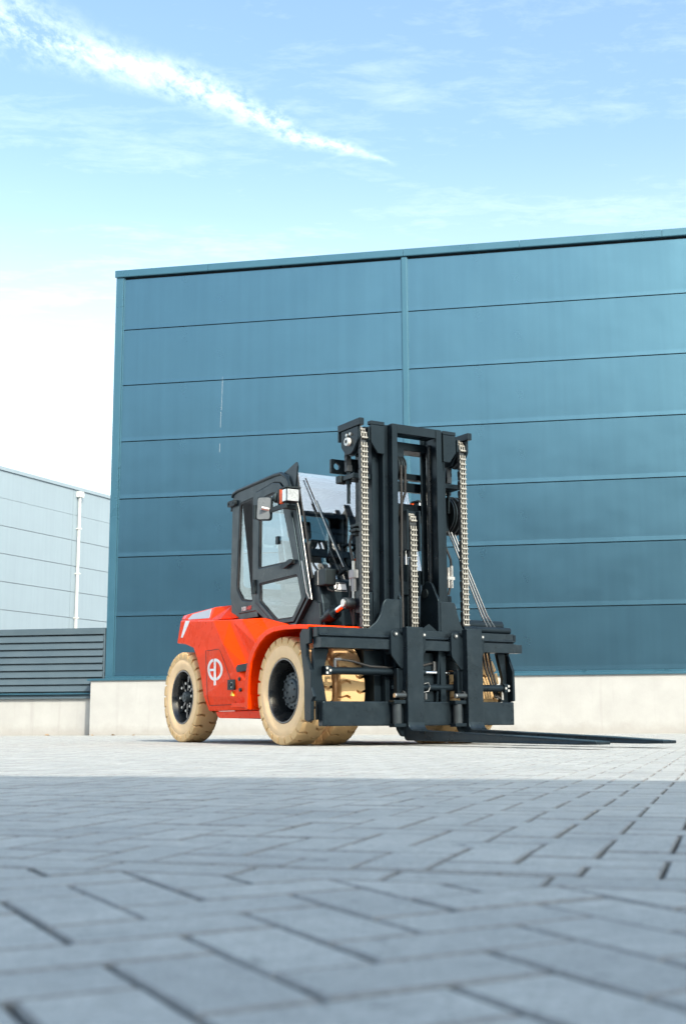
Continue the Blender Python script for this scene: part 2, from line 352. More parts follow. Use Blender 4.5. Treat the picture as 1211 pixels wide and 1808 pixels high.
def inset(poly, d):
    n = len(poly); res = []
    for i in range(n):
        p0, p1, p2 = Vector(poly[i-1]), Vector(poly[i]), Vector(poly[(i+1) % n])
        e1 = (p1-p0); e2 = (p2-p1)
        if e1.length < 1e-5 or e2.length < 1e-5: return None
        e1.normalize(); e2.normalize(); n1 = Vector((-e1.y, e1.x)); n2 = Vector((-e2.y, e2.x))
        den = 1+n1.dot(n2)
        if den < .12: return None
        res.append(tuple(p1+(n1+n2)*(d/den)))
    return res
def herring(ang, xr, yr):
    c, s = math.cos(ang), math.sin(ang); rng = int(60/UNIT)
    corners = [(x*c+y*s, -x*s+y*c) for x in xr for y in yr]
    i0 = int(min(p[0] for p in corners)/UNIT)-4; i1 = int(max(p[0] for p in corners)/UNIT)+4
    j0 = int(min(p[1] for p in corners)/UNIT)-4; j1 = int(max(p[1] for p in corners)/UNIT)+4
    for j in range(j0, j1):
        k0 = (i0-j)//4-1; k1 = (i1-j)//4+1
        for k in range(k0, k1):
            for (x, y, w, h) in ((j+4*k, j, 2, 1), (j+3+4*k, j, 1, 2)):
                cx, cy = (x+w/2)*UNIT, (y+h/2)*UNIT; X, Y = cx*c-cy*s, cx*s+cy*c
                if xr[0] <= X <= xr[1] and yr[0] <= Y <= yr[1]: yield X, Y, w, h
pavers = []      # (centre, polygon, full, angle)
def rect(X, Y, w, h, ang):
    c, s = math.cos(ang), math.sin(ang); res = []
    for a, b in ((-.5,-.5),(.5,-.5),(.5,.5),(-.5,.5)):
        x, y = a*w*UNIT, b*h*UNIT; res.append((X+x*c-y*s, Y+x*s+y*c))
    return res
for X, Y, w, h in herring(A1, (-4.5, 4.5), (-1.5, 3.6)):
    p = rect(X, Y, w, h, A1); d = [Vector(q).dot(bn)-b_near for q in p]
    if min(d) > -.004: continue
    full = max(d) <= 0
    pavers.append((X, Y, p if full else dedupe(clip(p, bn, b_near, True)), full, A1+(0 if w == 2 else math.pi/2)))
for i in range(-24, 26):                                             # a stretcher course where the two fields meet
    c = bdir*((i+.35)*2*UNIT)+bn*(b_near+UNIT/2)
    pavers.append((c.x, c.y, rect(c.x, c.y, 2, 1, A2), True, A2))
for X, Y, w, h in herring(A2, (-9.5, 13.5), (1.0, 25.8)):
    d = Vector((X, Y))
    p = rect(X, Y, w, h, A2); dd = [Vector(q).dot(bn)-b_far for q in p]
    if max(dd) < .004: continue
    full = min(dd) >= 0
    pavers.append((X, Y, p if full else dedupe(clip(p, bn, b_far, False)), full, A2+(0 if w == 2 else math.pi/2)))
def in_view(X, Y):
    return Y > .72 and abs(X) < .285*Y*1.06+.06
def paver_solid(poly, z=0., tilt=(0, 0), simple=False):
    if len(poly) < 3: return None
    ar = abs(sum(poly[i-1][0]*poly[i][1]-poly[i][0]*poly[i-1][1] for i in range(len(poly))))/2
    if ar < .0012: return None
    o = inset(poly, JOINT/2)
    if not o: return None
    t = inset(o, CH if ar > .006 else .001)
    if not t: return None
    cx = sum(p[0] for p in o)/len(o); cy = sum(p[1] for p in o)/len(o)
    def P(p, h): return (p[0], p[1], h+z+tilt[0]*(p[0]-cx)+tilt[1]*(p[1]-cy))
    n = len(o)
    vs = [P(p, 0) for p in t]+[P(p, -CH*.8) for p in o]+[P(p, -DEP) for p in o]
    fs = [tuple(range(n))]+[(n+i, n+(i+1) % n, (i+1) % n, i) for i in range(n)]+[(2*n+i, 2*n+(i+1) % n, n+(i+1) % n, n+i) for i in range(n)]
    return vs, fs
order = sorted((p for p in pavers if in_view(p[0], p[1])), key=lambda p: p[1])[:300]
chosen = set(id(p) for p in order)
base_vs, base_fs = paver_solid(rect(0, 0, 2, 1, 0))
proto = bpy.data.meshes.new('paver'); proto.from_pydata(base_vs, [], base_fs)
def edge_mat(me, flags):
    me.materials.append(M['paver']); me.materials.append(M['paver_edge']); me.polygons.foreach_set('material_index', flags)
def flags_of(fs): return [0 if max(f)-min(f) == len(f)-1 and i == 0 else 1 for i, f in enumerate(fs)]
edge_mat(proto, flags_of(base_fs))
for (X, Y, poly, full, ang) in order:
    if full:
        o = bpy.data.objects.new('paver', proto); o.location = (X, Y, random.uniform(-.0011, .0011))
        o.rotation_euler = (random.gauss(0, .0022), random.gauss(0, .0022), ang+random.gauss(0, .004))
    else:
        q = paver_solid([(a-X, b-Y) for a, b in poly])
        if not q: continue
        me = bpy.data.meshes.new('paver'); me.from_pydata(q[0], [], q[1]); edge_mat(me, flags_of(q[1]))
        o = bpy.data.objects.new('paver', me); o.location = (X, Y, random.uniform(-.0008, .0008))
    COL.objects.link(o); o.parent = ground
    if abs(X-.61) < .07 and abs(Y-3.53) < .055 and full and 'done' not in globals():
        done = True; me = proto.copy(); me.materials[0] = M['pale_paver']; o.data = me
vs, fs, fl_all = [], [], []
for p in pavers:
    if id(p) in chosen: continue
    q = paver_solid(p[2], random.uniform(-.001, .001), (random.gauss(0, .003), random.gauss(0, .003)))
    if not q: continue
    b = len(vs); vs += q[0]; fs += [tuple(i+b for i in f) for f in q[1]]; fl_all += flags_of(q[1])
me = bpy.data.meshes.new('paving'); me.from_pydata(vs, [], fs); edge_mat(me, fl_all)
pv = link('paving', me, None, ground); tag(pv, kind='stuff')

# ------------------------------------------------------------------ the warehouse
WYAW = R(-10.446)
wh = empty('warehouse', (-4.587, 23.5, 0), WYAW)
tag(wh, 'large teal sheet-panel warehouse on a pale concrete plinth behind the forklift', 'building')
Z6, SP = 2.276, 1.1609
WL, WD = 29.5, 26.
core = mb(); core.box(.03, WL, .03, WD, .3, 9.20); core.build('wall_core', 'seam', wh)
cols = [(.18, 5.84), (5.975, 11.75), (11.885, 17.66), (17.795, 23.5), (23.64, 29.4)]
for (xa, xb) in cols:
    for k in range(7):
        z0 = Z6+(k-1)*SP if k else 1.125; z1 = Z6+k*SP
        if k == 6: z1 = 9.16
        q = mb(); h = z1-z0-.012; w = (xb-xa)/2
        # the lower edge flares out slightly over the joint, as on the real panels
        q.prism([(-.003, .004), (.0, .085), (.0, h-.004), (.012, h+.004), (.05, h+.004), (.05, .004)], 'x', -w, w)
        o = q.build('wall_panel', 'panel', wh); o.location = ((xa+xb)/2, -.02, z0)
def trimbox(name, *a, bevel=.006, m='trim'): return mb().box(*a).build(name, m, wh, bevel=bevel)
trimbox('corner_trim', -.0, .155, -.05, .16, 1.10, 9.19)
trimbox('corner_trim_lip', .158, .185, -.034, .02, 1.12, 9.188, bevel=.003)
for x in (5.856, 11.765, 17.675, 23.52):
    c = trimbox('cover_strip', x, x+.105, -.055, .02, 1.125, 9.186)
    mb().box(x-.014, x+.119, -.032, .0, 1.127, 9.184).build('cover_strip_flange', 'trim', c, bevel=.002)
s = 0.
xs = [-.02, 1.95, 5.9, 8.15, 10.8, 14.5, 18.4, 22.3, 26.2, WL]
for a, b in zip(xs[:-1], xs[1:]):                                    # roof coping in butted lengths
    mb().prism([(-.085, 9.205), (-.085, 9.335), (.30, 9.37), (.30, 9.205), (-.06, 9.205), (-.06, 9.19), (-.078, 9.19)], 'x', a+.003, b-.003).build('roof_coping', 'trim', wh)
mb().box(.0, WL, .31, WD, 9.2, 9.30).build('roof', 'seam', wh)
mb().prism([(-.06, 1.045), (-.06, 1.118), (-.012, 1.128), (-.012, 1.045)], 'x', .0, WL).build('base_flashing', 'trim', wh)
mb().prism([(-.335, 1.030), (-.335, 1.062), (-.06, 1.085), (-.06, 1.065), (-.325, 1.042), (-.325, 1.030)], 'x', -.25, WL).build('plinth_cap', 'trim', wh)
# side wall round the left corner
for k in range(7):
    z0 = Z6+(k-1)*SP if k else 1.125; z1 = Z6+k*SP if k < 6 else 9.16
    mb().box(-.008, .04, .18, 24., z0+.006, z1-.006).build('side_wall_panel', 'panel', wh)
# plinth elements, butted
ps = [-.19, 14.9, 20.4, WL]
for a, b in zip(ps[:-1], ps[1:]): mb().box(a, b-.006, -.30, .25, -.05, 1.035).build('plinth', 'concrete', wh, bevel=.008)

for (x, z0_, z1_) in ((2.252, 6.62, 6.98), (2.243, 6.30, 6.60), (2.228, 5.95, 6.27), (2.214, 5.45, 5.62)):
    mb().prism([(x, z0_), (x+.006, z0_), (x+.012, z1_), (x+.008, z1_)], 'y', -.0225, -.0195).build('scratch', 'grey_decal', wh)

# low louvred plant screen left of the warehouse, in the plane of its wall
lw = empty('louvre_screen', (-4.587, 23.5, 0), WYAW)
tag(lw, 'low blue-grey louvred screen on a concrete base left of the teal warehouse', 'screen wall')
LX = -9.0
for k in range(9):
    z = 1.925-.1365*k
    mb().prism([(-.058, z-.131), (-.058, z-.120), (-.020, z-.010), (.01, z-.006), (.01, z-.02), (-.045, z-.131)], 'x', LX, -.06).build('louvre_blade', 'louvre', lw)
mb().box(LX, -.02, -.06, .30, 1.938, 2.06).build('screen_cap', 'louvre', lw, bevel=.006)
mb().box(LX, -.02, .07, .30, .70, 1.93).build('screen_back', 'seam', lw)
mb().box(-.052, -.016, -.05, .06, .81, 1.935).build('end_post', 'louvre', lw, bevel=.003)
mb().prism([(-.10, .785), (-.10, .800), (-.05, .815), (.06, .815), (.06, .785)], 'x', LX, -.195).build('drip_sill', 'trim', lw)
mb().box(LX, -.195, .0, .30, -.05, .782).build('plinth', 'concrete', lw, bevel=.006)

# pale warehouse far left behind
fth = R(25.9)
fb = empty('pale_warehouse', (-14.045, 50., 0), R(90)-fth)            # local x runs along its facade away from the camera
tag(fb, 'pale blue-grey warehouse far behind the louvred screen with a white downpipe', 'building')
mb().box(-9.9, 44.9, .06, 30, 0, 10.7).build('wall_core', 'seam', fb).location = (0, 0, 0)
for (xa, xb) in ((-10, 4.2), (4.215, 22.), (22.02, 45)):
    for k in range(10):
        z0 = 10.74-1.165*(k+1)+ (0.01 if k else 0); z1 = 10.74-1.165*k
        if z0 < 0: z0 = 0
        q = mb().box(-(xb-xa)/2, (xb-xa)/2, 0, .05, .006, z1-z0-.006); o = q.build('wall_panel', 'light_panel', fb); o.location = ((xa+xb)/2, 0, z0)
for a, b in ((-10, 1.4), (1.4, 9.), (9., 20), (20, 45)): mb().box(a+.004, b-.004, -.06, .3, 10.745, 10.90).build('roof_coping', 'light_panel', fb)
mb().cyl((4.55, -.10, .1), (4.55, -.10, 10.45), .062, 14).build('downpipe', 'pipe', fb, smooth=40)
mb().box(4.40, 4.70, -.22, -.005, 10.42, 10.68).build('pipe_hopper', 'pipe', fb, bevel=.01)
for z in (8.95, 6.9, 4.9): mb().box(4.47, 4.63, -.20, -.004, z, z+.05).build('pipe_clip', 'pipe', fb)

# the hall behind the photographer whose shade lies over the near paving
hb = empty('hall_behind', (3.63, -5.5, 0), R(-15.5))
tag(hb, 'pale flat-roofed hall behind the photographer shading the near paving', 'building')
mb().box(-4.6, 4.6, -12, -.06, 0, 8.9).build('wall_core', 'seam', hb)
for i in range(2):
    for k in range(7):
        q = mb().box(-2.29, 2.29, -.05, 0, .006, 1.264); o = q.build('wall_panel', 'light_panel', hb); o.location = (-2.3+4.6*i, 0, .1+1.27*k)
mb().box(-4.65, 4.65, -.25, .04, 8.99, 9.0+.05).build('roof_coping', 'light_panel', hb)
# unseen dark hall added behind the camera; its reflection darkens the lower warehouse panels
rb = empty('reflection_hall', (0, -48, 0), R(-12))
tag(rb, 'unseen long dark hall added far behind the photographer to darken the wall reflections', 'building')
mb().box(-70, 70, -25, -.06, 0, 18.8).build('wall_core', 'seam', rb)
for i in range(14):
    q = mb().box(-4.98, 4.98, -.05, 0, .0, 18.7).build('wall_panel', 'panel', rb); q.location = (-65+10*i, 0, .1)
mb().box(-70, 70, -.3, .05, 18.81, 19.1).build('roof_coping', 'trim', rb)

# dry leaves along the plinth
lf = MB(); lf.add([(-.05,0,.002),(-.02,.022,.02),(.03,.018,.026),(.06,0,.006),(.03,-.02,.018),(-.02,-.018,.008),(0,0,.004)], [(0,1,6),(1,2,6),(2,3,6),(3,4,6),(4,5,6),(5,0,6)])
lme = lf.mesh('dry_leaf'); lme.materials.append(M['leaf'])
for (t, off, rz, sc, lab) in ((-.245, -.06, .3, 1.3, 'dark dry leaf lodged in the corner where the louvred screen meets the plinth'),
                       (-.10, -.36, 1.2, .8, 'small dry leaf by the left corner of the warehouse plinth'), (.33, -.37, 2.4, 1.1, 'dry brown leaf at the plinth just left of the rear forklift wheel'),
                       (-1.15, -.05, .5, 1., 'dry leaf at the foot of the louvred screen base'), (.72, -.36, 4., .7, 'tiny dry leaf at the plinth nearest the rear forklift wheel')):
    o = bpy.data.objects.new('dry_leaf', lme); COL.objects.link(o)
    p = Vector((-4.587, 23.5, 0))+Matrix.Rotation(WYAW, 3, 'Z') @ Vector((t, off, 0)); o.location = (p.x, p.y, .001); o.rotation_euler = (.1, .1, rz); o.scale = (sc,)*3
    tag(o, lab, 'leaf', 'dry leaves along the plinths')
#FORKLIFT
# ------------------------------------------------------------------ the forklift
# vehicle frame: x forward to the forks, y to the driver's left, z up, origin under the front axle
FK = empty('forklift', (.35589, 12.03819, 0), math.atan2(-math.cos(R(31.1)), math.sin(R(31.1))))
tag(FK, 'orange-red heavy forklift with black cab, tall black mast, tan tyres and long forks', 'forklift')
def part(name, b, m, parent=None, **kw): return b.build(name, m, parent or FK, **kw)
def mirror(poly): return [(-p[0],)+tuple(p[1:]) for p in poly]

# ---- wheels
def tyre_mesh():
    NP = 23; Wd, Rt = .132, .51
    # half profile (axial from -Wd to Wd, radius, tread weight)
    side = [(-.095, .295, 0), (-.118, .315, 0), (-.129, .36, 0), (-.131, .405, 0), (-.126, .418, 0), (-.1245, .424, 0), (-.1290, .430, 0), (-.132, .45, .25), (-.132, .478, .8), (-.127, .498, 1), (-.112, .507, 1), (-.07, .510, 1), (-.035, .510, 1), (-.03, .510, 0), (0, .511, 0)]
    prof = side + [(-a, r, w) for a, r, w in side[::-1][1:]]
    samp = []
    for k in range(NP):
        for ph in (0., .018, .172, .19, .26, .34, .42, .48, .5, .518, .672, .69, .76, .84, .92, .98): samp.append((k+ph)/NP)
    n = len(samp); vs = []
    for (a, r, w) in prof:
        for t in samp:
            ph = (t*NP+ (0 if a < 0 else .5)) % 1.
            v = max(0., (abs(a)-.03)/.10)
            groove = w if (.0179 < ph < .1721) else 0
            rr = r-.040*groove if w == 1 else r-.012*groove
            aa = a*(1-.13*groove) if abs(a) > .12 and r > .44 else a
            ang = 2*math.pi*(t + (.11*math.sin(v*math.pi*1.3)+.10*v)*(1 if a < 0 else -1)/NP*(1 if r > .44 else 0))
            vs.append((rr*math.cos(ang), aa, rr*math.sin(ang)))
    fs = [(j*n+i, j*n+(i+1) % n, (j+1)*n+(i+1) % n, (j+1)*n+i) for j in range(len(prof)-1) for i in range(n)]
    s = MB(); s.add(vs, fs); return s.mesh('tyre', 28)
TY = tyre_mesh(); TY.materials.append(M['tyre'])
def lathe_mesh(name, prof, m, n=56, sm=35):
    me = MB().lathe(prof, n).mesh(name, sm); me.materials.append(M[m]); return me
rim_front = lathe_mesh('rim', [(-.085, .300), (-.108, .306), (-.116, .303), (-.116, .290), (-.100, .282), (-.085, .279), (-.06, .268), (-.02, .262), (.09, .255), (.10, .20), (.10, .10), (.10, .0), (.125, .0), (.125, .28), (.10, .300)], 'rim')
rim_rear = lathe_mesh('rim', [(-.085, .300), (-.108, .306), (-.116, .303), (-.116, .290), (-.100, .282), (-.085, .275), (-.05, .262), (.00, .255), (.03, .24), (.035, .19), (-.005, .165), (-.02, .13), (-.02, .075), (-.02, .0), (.02, .0), (.06, .25), (.10, .30)], 'rim')
hub_front = lathe_mesh('hub', [(.11, .175), (-.012, .175), (-.018, .168), (-.018, .118), (-.030, .112), (-.034, .105), (-.034, .0)], 'hub', 40)
hub_rear = lathe_mesh('hub', [(-.015, .075), (-.04, .068), (-.085, .060), (-.092, .054), (-.092, .03), (-.10, .026), (-.10, 0)], 'hub', 28)
def nutm(r, l, m, n=6):
    me = MB().cyl((0, 0, 0), (0, -l, 0), r, n).mesh('wheel_nut', 20); me.materials.append(M[m]); return me
nut_hub = nutm(.011, .018, 'hub'); nut_small = nutm(.010, .012, 'hub'); nut_rear = nutm(.016, .030, 'steel'); stud = nutm(.009, .05, 'hub', 10)
spoke_me = MB().prism([(-.012, .075), (.012, .075), (.016, .235), (-.016, .235)], 'y', -.028, .02).mesh('spoke'); spoke_me.materials.append(M['rim'])
def sub(name, me, parent, loc=(0, 0, 0), rot=(0, 0, 0)):
    o = bpy.data.objects.new(name, me); COL.objects.link(o); o.parent = parent; o.location = loc; o.rotation_euler = rot; return o
def wheel(x, y, flip, rear=False, roll=0.):
    w = sub('wheel', rim_rear if rear else rim_front, FK, (x, y, .508), (0, roll, math.pi if flip else 0))
    sub('tyre', TY, w)
    sub('hub', hub_rear if rear else hub_front, w)
    if rear:
        for i in range(8):
            a = i*math.pi/4+.25; sub('wheel_nut', nut_rear, w, (.155*math.cos(a), -.045, .155*math.sin(a))); sub('stud', stud, w, (.155*math.cos(a), -.0, .155*math.sin(a)))
            sub('spoke', spoke_me, w, (0, -.02, 0), (0, a+.39, 0))
    else:
        for i in range(12): a = i*math.pi/6; sub('wheel_nut', nut_hub, w, (.152*math.cos(a), -.018, .152*math.sin(a)))
        for i in range(6): a = i*math.pi/3+.3; sub('wheel_nut', nut_small, w, (.075*math.cos(a), -.034, .075*math.sin(a)))
    return w
wheel(0, -.968, False, roll=.1); wheel(0, -.615, False, roll=.45)
wheel(0, .968, True, roll=.3); wheel(0, .615, True, roll=.7)
wheel(-2.75, -.793, False, True, .2); wheel(-2.75, .793, True, True, .5)
part('rear_axle', mb().cyl((-2.75, -.7, .50), (-2.75, .7, .50), .11, 16).box(-2.88, -2.62, -.45, .45, .36, .64), 'black')
part('front_axle', mb().cyl((0, -.9, .508), (0, .9, .508), .17, 20).box(-.25, .25, -.42, .42, .30, .75), 'black')

# ---- red body
def both(fn):
    for s in (-1, 1): fn(s)
def body_half(s):
    """one side: s=-1 the side seen. outward skin facets, then lips turned inwards"""
    Y = lambda y: -s*-1*y if False else (y if s == -1 else -y)
    P = dict(T1=(-3.024, -.864, 1.133), T2=(-2.98, -.84, 1.402), R1=(-3.25, -.70, 1.15), R2=(-3.19, -.70, 1.405), A1=(-1.837, -.96, 1.316), A2=(-2.425, -.931, 1.05), A3=(-1.428, -1.03, 1.031), AT=(-2.715, -.897, 1.106),
             B1=(-1.542, -.90, 1.301), BR=(-1.142, -1.01, .739), K0=(-.948, -.925, .869), BF=(-.943, -.95, .749), C1=(-1.247, -.90, 1.285), C2=(-.884, -.95, 1.045), D1=(-1.10, -.75, 1.292), D2=(-.80, -.82, 1.138),
             E1=(-.52, -.86, 1.05), E2=(-.62, -1.0, .80), H1=(-2.25, -.965, .93), H2=(-2.12, -.97, .72), H3=(-2.03, -.975, .50), H4=(-1.96, -.94, .338), G1=(-.66, -1.0, .50), G2=(-.66, -.955, .338), K1=(-.58, -.72, 1.19))
    names = list(P); vs = [(x, Y(y), z) for x, y, z in P.values()]; ix = {n: i for i, n in enumerate(names)}
    F = ['R1 R2 T2 T1', 'T1 T2 A1 A3 A2 AT', 'A1 B1 K0 BF BR A3', 'B1 C1 C2 K0', 'C1 D1 D2 C2', 'D1 K1 D2', 'C2 D2 E1', 'D2 K1 E1', 'C2 E1 E2', 'K0 C2 E2 BF', 'A2 A3 H1', 'H1 A3 H2', 'H2 A3 BR', 'H2 BR H3', 'H3 BR G1', 'BR BF G1', 'BF E2 G1', 'H3 G1 G2 H4']
    fs = [tuple(ix[n] for n in f.split()) for f in F]
    # lips: wheel arch edge and bottom edge returned inwards, top deck
    edge = ['R1', 'T1', 'AT', 'A2', 'H1', 'H2', 'H3', 'H4', 'G2']
    b = len(vs)
    for n in edge: x, y, z = P[n]; vs.append((x, Y(-.42), z+.02))
    for i in range(len(edge)-1): fs.append((ix[edge[i]], ix[edge[i+1]], b+i+1, b+i))
    top = ['R2', 'T2', 'A1', 'B1', 'C1', 'D1', 'K1']; c = len(vs)
    for n in top: x, y, z = P[n]; vs.append((x, 0, z))
    for i in range(len(top)-1): fs.append((ix[top[i]], ix[top[i+1]], c+i+1, c+i))
    d = len(vs); vs += [(-3.34, 0, 1.145), (-3.27, 0, 1.42), (-3.28, Y(-.42), 1.165)]
    fs += [(ix['R1'], d, d+1, ix['R2']), (ix['R2'], d+1, c)]
    return MB().add(vs, fs)
bodyL = body_half(-1); bodyR = body_half(1)
bm_ = MB(); bm_.add(bodyL.v, bodyL.f); bm_.add(bodyR.v, bodyR.f)
def merged(b, name):
    me = b.mesh(name); bm = bmesh.new(); bm.from_mesh(me); bmesh.ops.remove_doubles(bm, verts=bm.verts, dist=.0005); bmesh.ops.recalc_face_normals(bm, faces=bm.faces); bm.to_mesh(me); bm.free(); return me
body = link('body', merged(bm_, 'body'), 'red', FK, bevel=.016)
body.modifiers['bevel'].segments = 3
part('counterweight', mb().prism(round_poly([(-3.32, .40), (-3.36, .75), (-3.34, 1.14), (-2.30, 1.14), (-2.30, .55), (-2.6, .40)], .05), 'y', -.42, .42), 'red', bevel=.02)
part('chassis', mb().box(-2.35, -.20, -.44, .44, .34, 1.22).box(-.7, .20, -.40, .40, .45, 1.15), 'black')
part('belly_tank', mb().prism(round_poly([(-1.88, .335), (-1.80, .265), (-.80, .255), (-.62, .335)], .04), 'y', -.90, -.45), 'red', bevel=.006)
part('side_sill', mb().prism([(-1.85, .30), (-.60, .275), (-.60, .245), (-1.7, .265)], 'y', -.86, -.46), 'black')
part('belly_tank', mb().prism(round_poly([(-1.88, .335), (-1.80, .265), (-.80, .255), (-.62, .335)], .04), 'y', .45, .90), 'red', bevel=.006)
# step bracket at the front of the side panel
part('step_bracket', mb().prism([(-1.22, .365), (-1.18, .41), (-.66, .42), (-.64, .365)], 'y', -1.045, -.80), 'red', bevel=.008)
part('step_tread', mb().prism([(-1.165, .775), (-1.13, .80), (-.80, .815), (-.80, .745), (-.86, .735), (-1.14, .725)], 'y', -1.012, -.86), 'plastic', bevel=.006)
# hood
hv = []; 
for s in (-1, 1):
    hp = lambda x, z: (.735 + (x+3.22)*.065/.96 - (z-1.43)*.60 - (x+3.22)*.083*.60/.96)   # one flat flank
    hv += [(-3.22, hp(-3.22, 1.43)*s, 1.43), (-3.22, hp(-3.22, 1.487)*s, 1.487), (-2.26, hp(-2.26, 1.347)*s, 1.347), (-2.35, hp(-2.35, 1.513)*s, 1.513), (-2.06, .62*s, 1.516), (-1.75, .70*s, 1.343), (-1.98, hp(-1.98, 1.34)*s, 1.34)]
hf = [(0,1,3,2), (2,3,4,6), (6,4,5), (7,9,10,8), (9,13,11,10), (13,12,11), (0,7,8,1), (1,8,10,3), (3,10,11,4), (4,11,12,5), (0,2,9,7), (2,6,13,9), (6,5,12,13)]
hood = link('hood', merged(MB().add(hv, hf), 'hood'), 'red', FK, bevel=.014)
def on_plane(a, b, c, off):
    a, b, c = Vector(a), Vector(b), Vector(c); n = (b-a).cross(c-a).normalized()
    if n.y > 0: n = -n
    def f(x, z):
        y = a.y - (n.x*(x-a.x)+n.z*(z-a.z))/n.y; return Vector((x, y, z))+n*off
    return f
def decal(name, f, poly, m, parent, back=.006):
    """a thin sheet standing just proud of its surface"""
    n = len(poly); top = [f(*p) for p in poly]; bot = [p+Vector((0, back, 0)) for p in top]
    return MB().add(top+bot, [tuple(range(n))[::-1]]+[(i, (i+1) % n, n+(i+1) % n, n+i) for i in range(n)]).build(name, m, parent)
fh = on_plane(hv[0], hv[1], hv[2], .004)
decal('hood_decal', fh, [(-3.00, 1.43), (-2.93, 1.474), (-2.42, 1.497), (-2.33, 1.380), (-2.97, 1.412)], 'grey_decal', hood)
decal('rear_lamp', fh, [(-3.17, 1.437), (-3.17, 1.478), (-3.08, 1.480), (-3.10, 1.432)], 'red_lens', hood)
decal('rear_lamp', fh, [(-3.085, 1.431), (-3.065, 1.480), (-2.98, 1.479), (-3.02, 1.424)], 'red', hood)
ft = on_plane((-3.024, -.864, 1.133), (-2.98, -.84, 1.402), (-1.837, -.96, 1.316), .004)
decal('side_decal', ft, [(-2.90, 1.195), (-2.80, 1.382), (-2.64, 1.372), (-2.84, 1.190)], 'white', body, back=.01)
# round emblem on the flank: left arc with bar, slanted stem, right bowl
FLT = [((-1.428, -1.03, 1.031), (-2.12, -.97, .72), (-1.142, -1.01, .739)), ((-2.12, -.97, .72), (-1.142, -1.01, .739), (-2.03, -.975, .50)), ((-2.25, -.965, .93), (-1.428, -1.03, 1.031), (-2.12, -.97, .72)), ((-2.03, -.975, .50), (-1.142, -1.01, .739), (-.66, -1.0, .50))]
def fl(x, z):
    ys = [on_plane(*t, 0.)(x, z).y for t in FLT[:2]]
    return Vector((x, min(ys)-.006, z))
# panel shut lines
def strip3(pts, r=.0035): return mb().tube(pts, r, 5)
part('panel_gap', strip3([*[tuple(fl(x, z)+Vector((0, .007, 0))) for x, z in ((-1.92, .985), (-1.56, .985), (-1.51, .95), (-1.27, .62))], (-1.235, -.965, .40), (-1.90, -.957, .40), (-1.915, -.981, .5), tuple(fl(-1.92, .985)+Vector((0, .007, 0)))], .0028), 'seam')
def emblem(poly): return decal('emblem', fl, poly, 'white', body, back=.008)
ecx, ecz, erx, ery = -1.695, .775, .200, .118
def arc(a0, a1, r_o, r_i, n=16, sx=0.):
    o = [(ecx+sx+erx*r_o*math.cos(a), ecz+ery*r_o*math.sin(a)) for a in [a0+(a1-a0)*i/n for i in range(n+1)]]
    i_ = [(ecx+sx+erx*r_i*math.cos(a), ecz+ery*r_i*math.sin(a)) for a in [a0+(a1-a0)*i/n for i in range(n+1)]]
    return o, i_
def arc_decal(a0, a1):
    o, i_ = arc(a0, a1, 1., .76)
    n = len(o); top = [fl(*p) for p in o]+[fl(*p) for p in i_]; bot = [p+Vector((0, .008, 0)) for p in top]
    fs = [(k, k+1, n+k+1, n+k) for k in range(n-1)]+[(k, k+1, 2*n+k+1, 2*n+k) for k in range(n-1)]+[(n+k, n+k+1, 3*n+k+1, 3*n+k) for k in range(n-1)]
    MB().add(top+bot, fs).build('emblem', 'white', body)
arc_decal(R(98), R(262)); arc_decal(R(-78), R(78))
emblem([(ecx-.185, ecz-.012), (ecx-.03, ecz-.012), (ecx-.03, ecz+.012), (ecx-.185, ecz+.012)])
emblem([(ecx+.000, ecz+.116), (ecx+.040, ecz+.116), (ecx+.010, ecz-.165), (ecx-.038, ecz-.165)])
emblem([(ecx+.02, ecz-.112), (ecx+.06, ecz-.112), (ecx+.06, ecz-.088), (ecx+.025, ecz-.088)])
# charging socket, key tag, bolts
sk = part('power_socket', plate(round_poly([(-1.335, .55), (-1.335, .655), (-1.185, .655), (-1.185, .55)], .012), [circle(-1.26, .602, .045, 18, .034)], 'y', -1.022, -.995), 'plastic')
mb().cyl((-1.26, -1.012, .602), (-1.26, -.99, .602), .05, 16).build('socket_face', 'steel', sk)
mb().cyl((-1.26, -1.03, .602), (-1.26, -1.01, .602), .020, 12).build('socket_knob', 'plastic', sk)
part('key_tag', mb().prism([(-1.285, .49), (-1.225, .485), (-1.235, .505), (-1.25, .535), (-1.275, .505)], 'y', -1.012, -.985), 'yellow')
for x, z in ((-1.075, .655), (-1.055, .545)): part('flank_bolt', mb().cyl((x, -1.02, z), (x, -.99, z), .019, 12), 'plastic')
# fenders over the double front wheels
def fender(s):
    outer = [(-.665, .36), (-.675, .50), (-.655, .68), (-.60, .83), (-.50, .945), (-.37, 1.035), (-.22, 1.09), (-.06, 1.112), (.15, 1.112), (.42, 1.10), (.60, 1.085)]
    lip   = [(-.575, .345), (-.575, .50), (-.560, .66), (-.520, .79), (-.440, .890), (-.33, .975), (-.20, 1.035), (-.055, 1.062), (.15, 1.068), (.42, 1.058), (.60, 1.045)]
    inner = [(p[0]+(.012 if i < 5 else .004), p[1]-.018) for i, p in enumerate(outer)]
    n = len(outer); V = []
    for ring, y in ((outer, 1.155), (outer, .56), (inner, .56), (inner, 1.14), (lip, 1.14), (lip, 1.165)):
        V += [(p[0], s*y, p[1]) for p in ring]
    F = []
    for a in range(5):
        for i in range(n-1): F.append((a*n+i, a*n+i+1, (a+1)*n+i+1, (a+1)*n+i))
    for i in range(n-1): F.append((5*n+i, 5*n+i+1, i+1, i))
    F += [(0, n, 2*n, 3*n, 4*n, 5*n), tuple(k*n+n-1 for k in range(6))[::-1]]
    link('fender', merged(MB().add(V, F), 'fender'), 'red', FK, bevel=.010)
both(fender)

